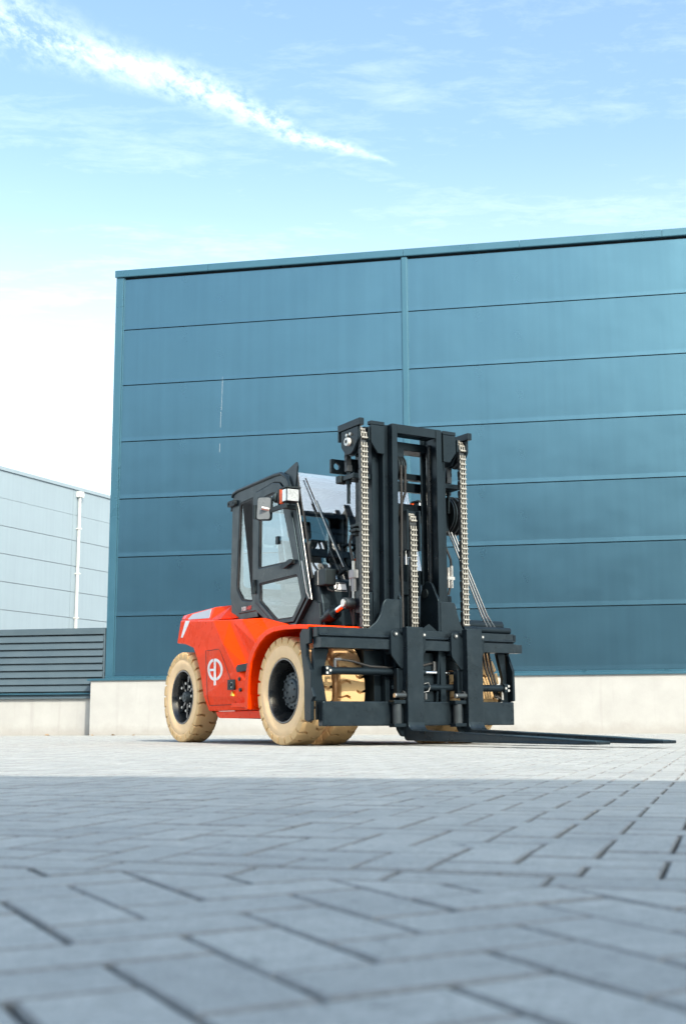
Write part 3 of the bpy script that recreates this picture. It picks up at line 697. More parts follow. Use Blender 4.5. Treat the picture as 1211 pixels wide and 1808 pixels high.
# ---- cab
CY = .70
prof = [(-1.96, 1.57), (-1.925, 2.69), (-1.90, 2.735), (-1.80, 2.752), (-.92, 2.775), (-.76, 2.765), (-.64, 2.70), (-.545, 2.56), (-.44, 2.35), (-.185, 1.415), (-.46, 1.165), (-.91, 1.17), (-1.34, 1.385), (-1.74, 1.385)]
door = [(-1.325, 2.665), (-.93, 2.705), (-.79, 2.68), (-.67, 2.585), (-.56, 2.40), (-.475, 2.17), (-.245, 1.42), (-.48, 1.205), (-.885, 1.21), (-1.325, 1.475)]
win_r = round_poly([(-1.74, 2.61), (-1.42, 2.625), (-1.415, 1.495), (-1.66, 1.525), (-1.80, 1.665)], [.06, .01, .02, .03, .04])
win_u = round_poly([(-1.245, 2.575), (-.90, 2.60), (-.765, 2.52), (-.68, 2.33), (-.475, 1.82), (-1.255, 1.828)], [.03, .06, .06, .05, .05, .03])
win_l = round_poly([(-1.235, 1.665), (-.405, 1.675), (-.315, 1.43), (-.505, 1.245), (-.865, 1.25), (-1.23, 1.478)], [.03, .03, .03, .03, .03, .03])
def grow(poly, d):
    a = inset(poly, -d); b = inset(poly, d)
    area = lambda q: abs(sum(q[i][0]*q[(i+1) % len(q)][1]-q[(i+1) % len(q)][0]*q[i][1] for i in range(len(q))))
    return a if (area(a) > area(b)) == (d >= 0) else b
def cab_side(s):
    y0, y1 = s*CY, s*(CY-.05)
    fr = part('cab_side_frame', plate(prof, [grow(door, .004), win_r], 'y', y0, y1), 'cab', bevel=.008)
    plate(grow(win_r, -.0), [grow(win_r, -.016)], 'y', s*(CY-.004), s*(CY-.03)).build('window_seal', 'rubber', fr)
    mb().prism(win_r, 'y', s*(CY-.016), s*(CY-.021)).build('side_pane', 'glass', fr)
    dr = part('door', plate(door, [win_u, win_l], 'y', s*(CY+.012), s*(CY-.035)), 'cab', bevel=.008)
    for w in (win_u, win_l):
        plate(grow(w, 0.), [grow(w, -.014)], 'y', s*(CY+.004), s*(CY-.02)).build('window_seal', 'rubber', dr)
        mb().prism(w, 'y', s*(CY-.006), s*(CY-.011)).build('door_pane', 'glass', dr)
    h = mb().prism(round_poly([(-.70, 1.765), (-.62, 1.755), (-.44, 1.80), (-.43, 1.83), (-.50, 1.84), (-.68, 1.80)], .012), 'y', s*(CY+.055), s*(CY+.03)).build('door_handle', 'plastic', dr, bevel=.005)
    mb().box(-.50, -.45, s*(CY+.035) if s < 0 else s*(CY+.01), s*(CY+.01) if s < 0 else s*(CY+.035), 1.79, 1.83).build('handle_base', 'plastic', dr)
    for z in (2.45, 1.64): mb().cyl((-1.33, s*(CY+.022), z-.075), (-1.33, s*(CY+.022), z+.075), .02, 10).box(-1.345, -1.30, s*(CY+.015)-.008, s*(CY+.015)+.008, z-.05, z+.05).build('hinge', 'plastic', dr, smooth=40)
    # sliding pane edge with its catch
    mb().prism([(-.90, 2.585), (-.882, 2.585), (-.70, 1.84), (-.72, 1.84)], 'y', s*(CY-.018), s*(CY-.026)).build('sliding_pane_edge', 'glass', dr)
    mb().box(-.87, -.82, s*(CY+.0)-.012, s*(CY+.0)+.012, 2.04, 2.12).build('pane_catch', 'plastic', dr)
    # bright strip and black piping along the windshield post
    part('post_trim', mb().tube([(-.515, s*(CY-.015), 2.56), (-.405, s*(CY-.01), 2.34), (-.145, s*(CY-.01), 1.40)], .006, 8), 'steel', smooth=60)
    part('washer_hose', mb().tube([(-.30, s*(CY+.018), 1.80), (-.255, s*(CY+.02), 1.66), (-.20, s*(CY+.018), 1.48), (-.17, s*(CY+.0), 1.41)], .007, 6), 'steel' if s < 0 else 'rubber', smooth=60)
    part('roof_eye', plate(round_poly([(-1.99, 2.60), (-1.99, 2.665), (-1.80, 2.665), (-1.80, 2.60)], .028), [circle(-1.955, 2.633, .017, 12), circle(-1.84, 2.633, .012, 12)], 'y', s*(CY+.035), s*(CY+.005)), 'plastic')
both(cab_side)
# roof follows the side profile
rp = [(-1.955, 2.66), (-1.925, 2.705), (-1.90, 2.74), (-1.80, 2.757), (-.92, 2.780), (-.76, 2.770), (-.64, 2.705), (-.60, 2.65)]
rp2 = [(x+.01, z-.035) for x, z in rp]
roof = mb().prism(rp+rp2[::-1], 'y', -.695, .695).build('cab_roof', 'cab', FK, bevel=.006)
for s in (-1, 1): mb().tube([(p[0], s*.70, p[1]+.004) for p in rp[1:]]+[(-.555, s*.70, 2.575)], .020, 8).build('gutter_rail', 'cab', roof, smooth=60)
for s in (-1, 1): part('roof_corner_bracket', mb().prism([(-.74, 2.775), (-.475, 2.845), (-.455, 2.80), (-.50, 2.56), (-.56, 2.60), (-.63, 2.73)], 'y', s*.685, s*.665), 'cab')
part('rear_window_frame', plate(round_poly([(-.68, 1.56), (.68, 1.56), (.68, 2.70), (-.68, 2.70)], .05), [round_poly([(-.56, 1.70), (.56, 1.70), (.56, 2.58), (-.56, 2.58)], .06)], 'x', -1.955, -1.915), 'cab', bevel=.006)
part('rear_pane', mb().box(-1.937, -1.932, -.57, .57, 1.69, 2.59), 'glass')
part('rear_lamp_bar', mb().box(-2.00, -1.965, -.66, -.52, 2.28, 2.50).box(-2.0, -1.96, -.69, -.60, 2.56, 2.62), 'plastic', bevel=.006)
part('cab_floor', mb().box(-1.90, -.30, -.66, .66, 1.17, 1.22), 'plastic')
part('cab_rear_skirt', mb().prism([(-1.94, 1.32), (-1.955, 1.60), (-1.86, 1.60), (-1.34, 1.46), (-1.30, 1.32)], 'y', -.69, .69), 'cab', bevel=.006)
# windshield, leaning back, and its black edging
W0 = Vector((-.475, 0, 2.735)); W1 = Vector((-.165, 0, 1.62)); wd = (W1-W0); wn = Vector((-wd.z, 0, wd.x)).normalized()
if wn.x < 0: wn = -wn
def wp(y, t, o=0.): p = W0+wd*t+wn*o; return (p.x, y, p.z)
ws = MB().add([wp(-.665, 0, 0), wp(.665, 0, 0), wp(.665, 1, 0), wp(-.665, 1, 0), wp(-.665, 0, .006), wp(.665, 0, .006), wp(.665, 1, .006), wp(-.665, 1, .006)], [(0,1,2,3),(4,7,6,5),(0,4,5,1),(1,5,6,2),(2,6,7,3),(3,7,4,0)])
wsh = ws.build('windshield', 'windshield', FK)
for ya, yb, ta, tb in ((-.675, -.645, -.0, 1.0), (.645, .675, -.0, 1.0), (-.644, .644, .965, 1.0)):
    q = MB().add([wp(ya, ta, -.012), wp(yb, ta, -.012), wp(yb, tb, -.012), wp(ya, tb, -.012), wp(ya, ta, -.003), wp(yb, ta, -.003), wp(yb, tb, -.003), wp(ya, tb, -.003)], [(0,1,2,3),(4,7,6,5),(0,4,5,1),(1,5,6,2),(2,6,7,3),(3,7,4,0)])
    q.build('windshield_edging', 'rubber', wsh)
# wiper: pivot low, arm up to the top corner
wi = part('wiper', mb().tube([wp(-.30, .90, .05), wp(-.40, .62, .045), wp(-.52, .28, .04)], .010, 6).cyl(wp(-.30, .92, .0), wp(-.30, .92, .07), .022, 12), 'plastic', smooth=50)
mb().tube([wp(-.345, .80, .030), wp(-.47, .44, .028), wp(-.60, .06, .026)], .007, 6).build('wiper_blade', 'rubber', wi)
mb().tube([wp(-.325, .90, .055), wp(-.43, .60, .05), wp(-.535, .27, .045)], .006, 6).build('wiper_link', 'steel', wi)
# cowl below the windshield, sticker, junction box
part('cowl', mb().prism([(-.17, 1.625), (-.11, 1.60), (-.02, 1.36), (.02, 1.10), (-.40, 1.08), (-.40, 1.62)], 'y', -.64, .64), 'cab', bevel=.012)
fc = lambda y, z: (-.11+(1.60-z)*.375, y, z)
stk = MB().add([fc(-.475, 1.485), fc(-.335, 1.485), fc(-.335, 1.575), fc(-.475, 1.575)], [(0, 1, 2, 3)])
for i, v in enumerate(stk.v): stk.v[i] = (v[0]+.006, v[1], v[2]+.003)
st = stk.build('warning_sticker', 'white', FK)
for (za, zb) in ((1.562, 1.572), (1.488, 1.502)):
    q = MB().add([fc(-.47, za), fc(-.34, za), fc(-.34, zb), fc(-.47, zb)], [(0, 1, 2, 3)])
    for i, v in enumerate(q.v): q.v[i] = (v[0]+.009, v[1], v[2]+.004)
    q.build('sticker_band', 'plastic', st)
jb = part('junction_box', mb().box(-.13, .06, -.66, -.53, 1.53, 1.69), 'plastic', bevel=.012)
for k in range(3): mb().box(-.132+.03*k, -.125+.03*k, -.668, -.655, 1.54, 1.68).build('cooling_fin', 'steel' if k == 2 else 'plastic', jb)
mb().tube([(.0, -.60, 1.53), (.02, -.60, 1.49), (.06, -.57, 1.47), (.09, -.54, 1.50), (.08, -.53, 1.55)], .008, 6).build('cable', 'rubber', jb, smooth=60)
# front step well between cab and fender
part('step_well', mb().prism([(-.45, 1.16), (-.17, 1.40), (-.06, 1.36), (-.02, 1.10), (-.40, 1.10)], 'y', -.66, -.56), 'plastic', bevel=.006)
part('step_well', mb().prism([(-.45, 1.16), (-.17, 1.40), (-.06, 1.36), (-.02, 1.10), (-.40, 1.10)], 'y', .56, .66), 'plastic', bevel=.006)
# inside the cab
part('dashboard', mb().prism([(-.30, 1.60), (-.24, 1.74), (-.40, 1.80), (-.52, 1.74), (-.50, 1.22), (-.30, 1.22)], 'y', -.55, .62), 'plastic', bevel=.015)
sw = part('steering_wheel', MB(), 'plastic')
sw.data = MB().lathe([(.018*math.sin(a), .19+.018*math.cos(a)) for a in [2*math.pi*i/8 for i in range(9)]], 32, 'z').mesh('steering_wheel', 60); sw.data.materials.append(M['plastic'])
sw.location = (-.55, -.06, 1.93); sw.rotation_euler = (0, R(-28), 0)
sp = mb()
for a in (0.3, 2.4, 4.5): sp.cyl((0, 0, -.02), (.185*math.cos(a), .185*math.sin(a), 0), .016, 8)
sp.lathe([(-.06, 0), (-.06, .05), (.0, .06), (.012, .05), (.012, 0)], 16, 'z'); sp.build('spoke', 'plastic', sw, smooth=50)
mb().cyl((0, 0, -.02), (.12, 0, -.38), .03, 10).build('steering_column', 'plastic', sw)
mb().tube([(0, .05, -.06), (.02, .2, -.04)], .012, 6).build('stalk', 'orange_lens', sw)
seat = part('seat', mb().prism(round_poly([(-1.62, 1.50), (-1.08, 1.47), (-1.05, 1.60), (-1.55, 1.62)], .05), 'y', -.26, .26), 'seat', bevel=.03)
mb().prism(round_poly([(-1.62, 1.60), (-1.50, 1.58), (-1.60, 2.22), (-1.70, 2.22)], .05), 'y', -.25, .25).build('backrest', 'seat', seat, bevel=.03)
mb().prism(round_poly([(-1.68, 2.26), (-1.60, 2.26), (-1.63, 2.46), (-1.70, 2.46)], .03), 'y', -.14, .14).build('headrest', 'seat', seat, bevel=.02)
mb().prism(round_poly([(-1.45, 1.70), (-.85, 1.66), (-.78, 1.76), (-.85, 1.80), (-1.42, 1.79)], .03), 'y', -.42, -.31).build('armrest', 'seat', seat, bevel=.015)
mb().cyl((-.88, -.365, 1.79), (-.86, -.365, 1.92), .02, 10).build('joystick', 'plastic', seat)
mb().box(-1.5, -1.15, -.22, .22, 1.22, 1.50).build('pedestal', 'plastic', seat)
part('control_console', mb().prism([(-.62, 1.65), (-.50, 1.92), (-.40, 2.05), (-.30, 1.95), (-.30, 1.62)], 'y', .25, .58), 'plastic', bevel=.015)
dsp = part('display', mb().box(-.52, -.49, -.50, -.30, 1.88, 2.06), 'plastic', bevel=.008)
part('roof_console', mb().prism([(-1.60, 2.62), (-.75, 2.66), (-.66, 2.58), (-.80, 2.48), (-1.60, 2.55)], 'y', .05, .60), 'plastic', bevel=.02)
part('fan', mb().lathe([(-.02, .10), (.02, .11), (.03, .09), (.03, 0)], 20, 'x', (-.62, .28, 2.36)), 'plastic', smooth=40)
# mirrors, indicator and work lamp on an arm from each front post
def mirror_set(s):
    y = s*.86
    am = part('mirror_arm', mb().box(-.78, -.36, y-.012, y+.012, 2.335, 2.385).box(-.47, -.42, min(s*.70, y), max(s*.70, y), 2.34, 2.38).cyl((-.78, y, 2.40), (-.78, y-.0, 2.31), .014, 8), 'plastic', bevel=.003)
    mo = mb().prism(round_poly([(-.085, -.125), (.085, -.125), (.085, .125), (-.085, .125)], .035), 'y', -.022, .018).build('mirror_housing', 'plastic', am, bevel=.01)
    mo.location = (-.77, y-.03, 2.385); mo.rotation_euler = (0, R(3), R(38 if s < 0 else -38))
    mg = mb().prism(round_poly([(-.073, -.113), (.073, -.113), (.073, .113), (-.073, .113)], .03), 'y', -.026, -.0225); g_ = mg.build('mirror_back', 'mirror_grey', am); g_.location = mo.location; g_.rotation_euler = mo.rotation_euler
    k = mb().cyl((-.74, y-.085, 2.385), (-.72, y, 2.37), .020, 12).build('mirror_knuckle', 'steel', am, smooth=40)
    la = part('work_lamp', mb().box(-.43, -.34, s*.80-.075, s*.80+.075, 2.395, 2.535), 'plastic', bevel=.012)
    mb().box(-.338, -.328, s*.80-.065, s*.80+.065, 2.405, 2.525).build('lamp_lens', 'lamp_lens', la, bevel=.004)
    mb().box(-.415, -.345, s*.80-.078 if s < 0 else s*.80+.070, s*.80-.070 if s < 0 else s*.80+.078, 2.405, 2.525).build('lamp_lens', 'lamp_lens', la, bevel=.002)
    mb().box(-.46, -.32, s*.80-.085, s*.80+.085, 2.536, 2.552).build('lamp_visor', 'plastic', la)
    tl = part('turn_signal', mb().box(-.575, -.505, s*.80-.03, s*.80+.03, 2.405, 2.56), 'orange_lens', bevel=.012)
    mb().box(-.60, -.577, s*.80-.035, s*.80+.035, 2.40, 2.565).build('signal_housing', 'plastic', tl, bevel=.006)
    hn = part('horn', mb().lathe([(-.03, .0), (-.03, .05), (.02, .058), (.03, .045), (.03, 0)], 20, 'x', (-.66, s*.80, 2.49)), 'plastic', smooth=40)
both(mirror_set)
# model number on the cab skirt
def text_part(s, size, x, y, z, m, parent):
    cu = bpy.data.curves.new('txt', 'FONT'); cu.body = s; cu.size = size; cu.extrude = .0015
    to = bpy.data.objects.new('txt', cu); COL.objects.link(to)
    bpy.context.view_layer.update()
    me = bpy.data.meshes.new_from_object(to.evaluated_get(bpy.context.evaluated_depsgraph_get())); bpy.data.objects.remove(to)
    me.materials.clear(); me.materials.append(M[m]); o = bpy.data.objects.new('lettering', me); COL.objects.link(o); o.parent = parent
    o.location = (x, y, z); o.rotation_euler = (R(90), 0, 0); return o
t1 = text_part('100', .066, -1.665, -.7045, 1.408, 'white', FK); t1.scale = (1.10, 1, 1)
t2 = text_part('HV', .066, -1.535, -.7045, 1.408, 'redtext', FK); t2.scale = (1.15, 1, 1)

# ---- mast
def channel(s, xf, xb, yi, yo, z0, z1):
    a, b = (yi, yo) if s > 0 else (-yo, -yi); t = .024
    q = mb()
    if s > 0: poly = [(xf, a), (xf, b), (xb, b), (xb, a), (xb+t, a), (xb+t, b-t), (xf-t, b-t), (xf-t, a)]
    else: poly = [(xf, b), (xf, a), (xb, a), (xb, b), (xb+t, b), (xb+t, a+t), (xf-t, a+t), (xf-t, b)]
    q.prism(poly, 'z', z0, z1); return part('mast_channel', q, 'black', bevel=.005)
for s in (-1, 1):
    channel(s, .71, .42, .228, .290, .22, 3.045)
    channel(s, .640, .36, .294, .352, .20, 3.04)
    channel(s, .570, .26, .356, .432, .18, 3.04)
def cross(name, *a, **k): return part(name, mb().box(*a), 'black', bevel=.005, **k)
cross('mast_cross_member', .55, .705, -.2265, .2265, 2.955, 3.046)
cross('mast_cross_member', .30, .50, -.36, .36, 2.85, 2.93)
cross('mast_cross_member', .26, .34, -.39, .39, 2.60, 2.66); cross('mast_cross_member', .26, .30, -.39, .39, 2.48, 2.575)
cross('mast_cross_member', .24, .36, -.39, .39, 2.24, 2.345)
cross('mast_cross_member', .28, .40, -.39, .39, 1.55, 1.68); cross('mast_cross_member', .28, .42, -.39, .39, .40, .62); cross('mast_cross_member', .22, .258, -.43, .43, .75, 1.0)
# outer chain sheave brackets at the mast head
def head(s):
    # front gusset on the two outer channels
    gy = (.345, .50, .422)
    part('head_gusset', mb().prism([(s*gy[0], 3.018), (s*gy[1], 3.018), (s*gy[1], 2.845), (s*gy[2], 2.742), (s*gy[0], 2.742)], 'x', .642, .664).box(.60, .664, *sorted((s*gy[0], s*gy[1])), 3.020, 3.058), 'black', bevel=.005)
    part('gusset_tie', mb().box(.45, .62, *sorted((s*.433, s*.55)), 2.90, 3.0), 'black', bevel=.004)
    ys = s*.62
    br = part('sheave_bracket', mb().prism(round_poly([(.668, 2.985), (.668, 2.86), (.56, 2.735), (.45, 2.735), (.357, 2.83), (.357, 2.985)], [.0, .02, .05, .05, .02, 0]), 'y', ys, ys+s*.03), 'black', bevel=.005)
    mb().box(.31, .715, *sorted((ys-s*.012, ys+s*.04)), 2.987, 3.056).build('bracket_cap', 'black', br, bevel=.005)
    mb().box(.312, .335, *sorted((ys, ys+s*.04)), 2.89, 2.985).build('bracket_lip', 'black', br, bevel=.004)
    mb().prism([(.665, 2.985), (.665, 2.86), (.56, 2.735), (.45, 2.735), (.37, 2.83), (.37, 2.985)], 'y', s*.512, s*.53).build('inner_plate', 'black', br, bevel=.004)
    mb().cyl((.505, s*.50, 2.858), (.505, ys+s*.062, 2.858), .040, 18).build('sheave_pin', 'pipe', br, smooth=40)
    mb().cyl((.505, ys+s*.063, 2.858), (.505, ys+s*.067, 2.858), .017, 12).build('pin_bore', 'seam', br)
    for x in (.48, .545): mb().cyl((x, ys+s*.03, 2.928), (x, ys+s*.046, 2.928), .015, 8).build('bracket_bolt', 'steel', br)
    part('chain_sheave', mb().lathe([(-.036, .0), (-.036, .14), (-.032, .14), (-.030, .118), (.030, .118), (.032, .14), (.036, .14), (.036, 0)], 32, 'y', (.52, s*.576, 2.858)), 'black', smooth=35)
    # chain anchor behind: rod, bracket and lug
    an = part('chain_anchor', mb().cyl((.395, s*.59, 2.28), (.395, s*.59, 2.60), .018, 10).cyl((.395, s*.59, 2.47), (.395, s*.59, 2.50), .030, 6), 'plastic', smooth=40)
    mb().box(.34, .55, *sorted((s*.433, s*.63)), 2.505, 2.555).build('anchor_bracket', 'black', an, bevel=.006)
    mb().box(.25, .338, *sorted((s*.55, s*.65)), 2.49, 2.565).build('anchor_nut_block', 'plastic', an, bevel=.008)
    mb().box(.368, .422, s*.59-.03, s*.59+.03, 2.59, 2.66).build('anchor_clevis', 'chain_dark', an, bevel=.006)
    part('lifting_lug', plate(round_poly([(s*.50, 2.605), (s*.68, 2.605), (s*.68, 2.745), (s*.50, 2.745)], .01), [circle(s*.615, 2.675, .034, 16)], 'x', .19, .22), 'black', bevel=.003)
    part('lug_web', mb().box(.222, .30, *sorted((s*.433, s*.51)), 2.60, 2.75), 'black', bevel=.004)
both(head)
# chains
def link_mesh():
    q = mb(); w = .033
    q.prism(round_poly([(-.014, -.0095), (.016, -.0095), (.020, 0), (.016, .0095), (-.014, .0095)], .005, 2), 'y', -w, w)          # stacked plate ends round the pin
    for y in (-w+.005, 0, w-.005): q.box(-.014, .006, y-.0042, y+.0042, .008, .042)
    return q
LM = link_mesh().mesh('chain_link'); LM.materials.append(M['chain'])
sp8 = mb().prism(round_poly([(-.022, -.02), (.022, -.02), (.013, .0), (.022, .02), (.022, .055), (-.022, .055), (-.022, .02), (-.013, 0)], .01, 2), 'y', -.003, .003).mesh('side_plate'); sp8.materials.append(M['chain_dark'])
def chain(x, y, z0, z1, side=-1, extra=0):
    c = part('lift_chain', mb().box(x-.014, x-.010, y-.030, y+.030, z0, z1), 'chain_dark')  # dark backing strip paints shade into the gaps between links
    n = int((z1-z0)/.05)
    for i in range(n):
        o = sub('chain_link', LM, c, (x, y, z0+.01+i*.05))
        if i % 2 == 0: sub('side_plate', sp8, c, (x-.004, y+side*.044, z0+.02+i*.05)).scale = (1, 1, 1.25)
    return c
def chain_top(x, y, z, r):
    for i in range(4):
        a = R(10+22*i); o = sub('chain_link', LM, FK, (x-r+r*math.cos(a), y, z+r*math.sin(a)), (0, -a, 0)); o.name = 'chain_link'
cl_ = chain(.66, -.578, .98, 2.86); cr_ = chain(.66, .578, .98, 2.86, -1)
for c_, y in ((cl_, -.578), (cr_, .578)):
    for i in range(4):
        a = R(8+20*i); sub('chain_link', LM, c_, (.52+.14*math.cos(a), y, 2.858+.14*math.sin(a)), (0, -a, 0))
for s in (-1, 1):
    c = part('rear_chain', mb().box(.38, .41, s*.59-.022, s*.59+.022, 2.64, 2.86), 'chain_dark')
    for i in range(5): sub('side_plate', sp8, c, (.395, s*.59+s*.030, 2.65+i*.05))
# centre lift cylinder, its crosshead and chain
part('lift_cylinder', mb().cyl((.42, .03, .25), (.42, .03, 1.72), .058, 20), 'black', smooth=40)
part('lift_rod', mb().cyl((.42, .03, 1.70), (.42, .03, 2.18), .034, 16), 'chrome', smooth=40)
ch_ = part('crosshead', mb().box(.40, .615, -.065, -.045, 1.84, 2.235).box(.40, .615, .075, .095, 1.84, 2.235).box(.40, .56, -.045, .075, 2.17, 2.235).box(.40, .45, -.045, .075, 1.80, 1.86), 'black', bevel=.006)
mb().lathe([(-.04, 0), (-.04, .095), (.04, .095), (.04, 0)], 28, 'y', (.50, .015, 2.11)).build('sheave', 'chain_dark', ch_, smooth=40)
cc = chain(.60, .015, .98, 2.13)
for i in range(4):
    a = R(12+22*i); sub('chain_link', LM, cc, (.50+.10*math.cos(a), .015, 2.11+.10*math.sin(a)), (0, -a, 0))
part('cylinder_clamp', mb().box(.36, .50, -.10, .16, 1.42, 1.55), 'black', bevel=.006)
part('valve_block', mb().box(.34, .44, -.13, -.07, 2.13, 2.28).cyl((.39, -.10, 2.28), (.39, -.10, 2.36), .03, 10), 'alu', bevel=.006)
part('valve_block', mb().box(.34, .44, -.12, -.07, 1.98, 2.06), 'steel', bevel=.006)
part('side_lift_cylinder', mb().cyl((.53, .262, .3), (.53, .262, 2.92), .03, 16), 'rim', smooth=40); part('side_lift_cylinder', mb().cyl((.53, -.262, .3), (.53, -.262, 2.92), .03, 16), 'rim', smooth=40)
# hose sheaves and hoses
def sheave(name, x, y, z, r, w):
    return part(name, mb().lathe([(-w, 0), (-w, r*.75), (-w*1.1, r), (-w*.6, r*1.0), (-w*.2, r*.86), (w*.2, r*.86), (w*.6, r), (w*1.1, r), (w, r*.75), (w, 0)], 32, 'y', (x, y, z)), 'plastic', smooth=40)
sheave('hose_sheave', .48, -.115, 2.67, .115, .018); sheave('hose_sheave', .48, -.065, 2.67, .115, .018)
part('sheave_hanger', mb().box(.44, .52, -.15, -.03, 2.68, 2.86).cyl((.48, -.15, 2.67), (.48, -.03, 2.67), .02, 10), 'black')
for y, x0, zb in ((-.115, .595, .9), (-.065, .595, 2.2), (-.065, .365, 1.2)):
    part('hydraulic_hose', mb().tube([(x0, y, 2.67), (x0, y, 2.3), (x0-.005, y-.005, 1.7), (x0, y, zb)] if zb < 2 else [(x0, y, 2.67), (x0-.01, y, 2.4), (x0-.10, y-.02, 2.2), (x0-.2, y-.03, 2.12)], .013, 8), 'rubber', smooth=60)
part('hydraulic_hose', mb().tube([(.30, -.19, 2.15), (.38, -.12, 1.95), (.45, -.06, 1.6), (.48, -.03, 1.3)], .009, 6), 'rubber', smooth=60)
# hydraulic fittings on the near outer channel
part('hose_clamp', mb().box(.30, .42, -.52, -.434, 2.065, 2.09).box(.30, .42, -.53, -.434, 2.02, 2.045).box(.30, .38, -.51, -.434, 1.985, 2.005), 'plastic', bevel=.004)
part('hydraulic_hose', mb().tube([(.33, -.52, 1.99), (.315, -.53, 1.92), (.325, -.53, 1.85), (.36, -.53, 1.77), (.375, -.53, 1.70)], .013, 8), 'rubber', smooth=60)
fl_ = part('filter_block', mb().box(.335, .42, -.56, -.50, 1.565, 1.645), 'alu', bevel=.006)
mb().cyl((.38, -.53, 1.44), (.38, -.53, 1.565), .024, 14).build('filter_bowl', 'alu', fl_, smooth=40)
mb().cyl((.38, -.53, 1.645), (.38, -.53, 1.73), .016, 10).build('fitting', 'steel', fl_, smooth=40)
mb().cyl((.38, -.53, 1.37), (.38, -.53, 1.44), .015, 10).build('fitting', 'steel', fl_, smooth=40)
mb().cyl((.322, -.53, 1.50), (.322, -.53, 1.60), .012, 10).build('elbow', 'steel', fl_, smooth=40)
part('hydraulic_hose', mb().tube([(.322, -.53, 1.50), (.315, -.53, 1.36), (.34, -.53, 1.25), (.37, -.53, 1.15), (.37, -.52, 1.0)], .013, 8), 'rubber', smooth=60)
part('hydraulic_hose', mb().tube([(.38, -.53, 1.37), (.385, -.53, 1.25), (.38, -.53, 1.12)], .013, 8), 'rubber', smooth=60)
part('wear_strip', mb().box(.50, .56, -.468, -.434, .98, 1.42), 'worn_black', bevel=.004)
# far side: hose reel, steel lines, couplings
sheave('hose_reel', .28, .72, 2.28, .20, .035); sheave('hose_reel', .28, .63, 2.28, .185, .02)
part('reel_mount', mb().box(.18, .38, .47, .60, 2.10, 2.45).cyl((.28, .47, 2.28), (.28, .78, 2.28), .05, 14), 'black', bevel=.005)
for k in range(3):
    y = .66+.045*k
    part('steel_line', mb().tube([(.36-.02*k, .60+.05*k, 2.12), (.48, .68+.03*k, 1.75), (.62, .80+.035*k, 1.25), (.665, .845+.05*k, 1.10)], .009, 6), 'line', smooth=60)
    part('line_fitting', mb().cyl((.665, .845+.05*k, 1.12), (.67, .85+.05*k, 1.045), .015, 8), 'steel', smooth=40)
part('hydraulic_hose', mb().tube([(.46, .50, 1.92), (.47, .55, 1.80), (.47, .56, 1.62), (.46, .52, 1.45)], .012, 8), 'rubber', smooth=60)
part('coupling', mb().cyl((.47, .555, 1.52), (.47, .555, 1.74), .018, 10).cyl((.47, .515, 1.52), (.47, .515, 1.72), .015, 10).box(.45, .49, .49, .58, 1.60, 1.63), 'steel', smooth=40)
# tilt cylinders
def tilt(s):
    a = Vector((-.06, s*.60, 1.195)); b = Vector((.372, s*.60, 1.325)); d = (b-a).normalized()
    tc_ = part('tilt_cylinder', mb().cyl(a-d*.3, a+d*.20, .058, 20).cyl(a+d*.12, a+d*.22, .072, 20), 'black', smooth=40)
    mb().cyl(a+d*.20, b-d*.02, .032, 16).build('tilt_rod', 'chrome', tc_, smooth=40)
    mb().cyl((b.x, s*.53, b.z), (b.x, s*.635, b.z), .052, 20).build('rod_eye', 'hub', tc_, smooth=40)
    mb().cyl((b.x, s*.634, b.z), (b.x, s*.65, b.z), .036, 16).build('rod_pin', 'steel', tc_, smooth=40)
    part('tilt_lug', mb().prism(round_poly([(.28, 1.25), (.32, 1.44), (.50, 1.44), (.50, 1.22)], .02), 'y', s*.475, s*.528), 'black', bevel=.004)
both(tilt)

# ---- carriage
XF = .75
part('carriage_rail', mb().prism([(.63, 1.062), (.735, 1.062), (.735, .998), (.752, .992), (.752, .982), (.735, .974), (.735, .968), (.775, .962), (.775, .872), (.63, .872)], 'y', -1.118, 1.10), 'worn_black', bevel=.004)
part('rail_extension', mb().box(.68, .772, 1.101, 1.175, .874, .958), 'worn_black', bevel=.005)
part('rail_stop', mb().box(.66, .74, 1.101, 1.125, .985, 1.055), 'black', bevel=.004); part('rail_stop', mb().box(.655, .735, -1.135, -1.119, .97, 1.06), 'black', bevel=.004)
part('carriage_lower_bar', mb().box(.66, XF, -1.085, 1.072, .178, .398), 'worn_black', bevel=.010)
# end plates with their openings
endp = [(.765, 1.065), (.60, 1.065), (.47, 1.01), (.46, .92), (.50, .75), (.52, .55), (.535, .23), (.60, .215), (.655, .23), (.655, .40), (.66, .70), (.765, .872)]
def endplate(s):
    if s < 0:
        p = part('carriage_end_plate', plate([(.628, 1.064), (.50, 1.064), (.445, 1.01), (.455, .90), (.51, .68), (.53, .55), (.535, .235), (.60, .215), (.66, .235), (.66, .40), (.70, .44), (.66, .52), (.66, .67), (.628, .70), (.57, .80), (.57, .91), (.628, .915)], [], 'y', -1.155, -1.120), 'black', bevel=.006)
    else:
        p = part('carriage_end_plate', plate([(.628, 1.0), (.55, 1.0), (.60, .88), (.60, .25), (.655, .25), (.655, .40), (.72, .41), (.72, .70), (.64, .86)], [], 'y', 1.085, 1.115), 'black', bevel=.006)
    part('end_gusset', mb().prism([(s*.96, .872), (s*1.12 if s < 0 else 1.06, .872), (s*1.12 if s < 0 else 1.085, .40), (s*.985, .40), (s*1.03, .62)], 'x', .60, .645), 'black', bevel=.005)
    part('end_post', mb().box(.60, .64, *sorted((s*.99, s*1.08)), .235, .40), 'black', bevel=.004)
both(endplate)
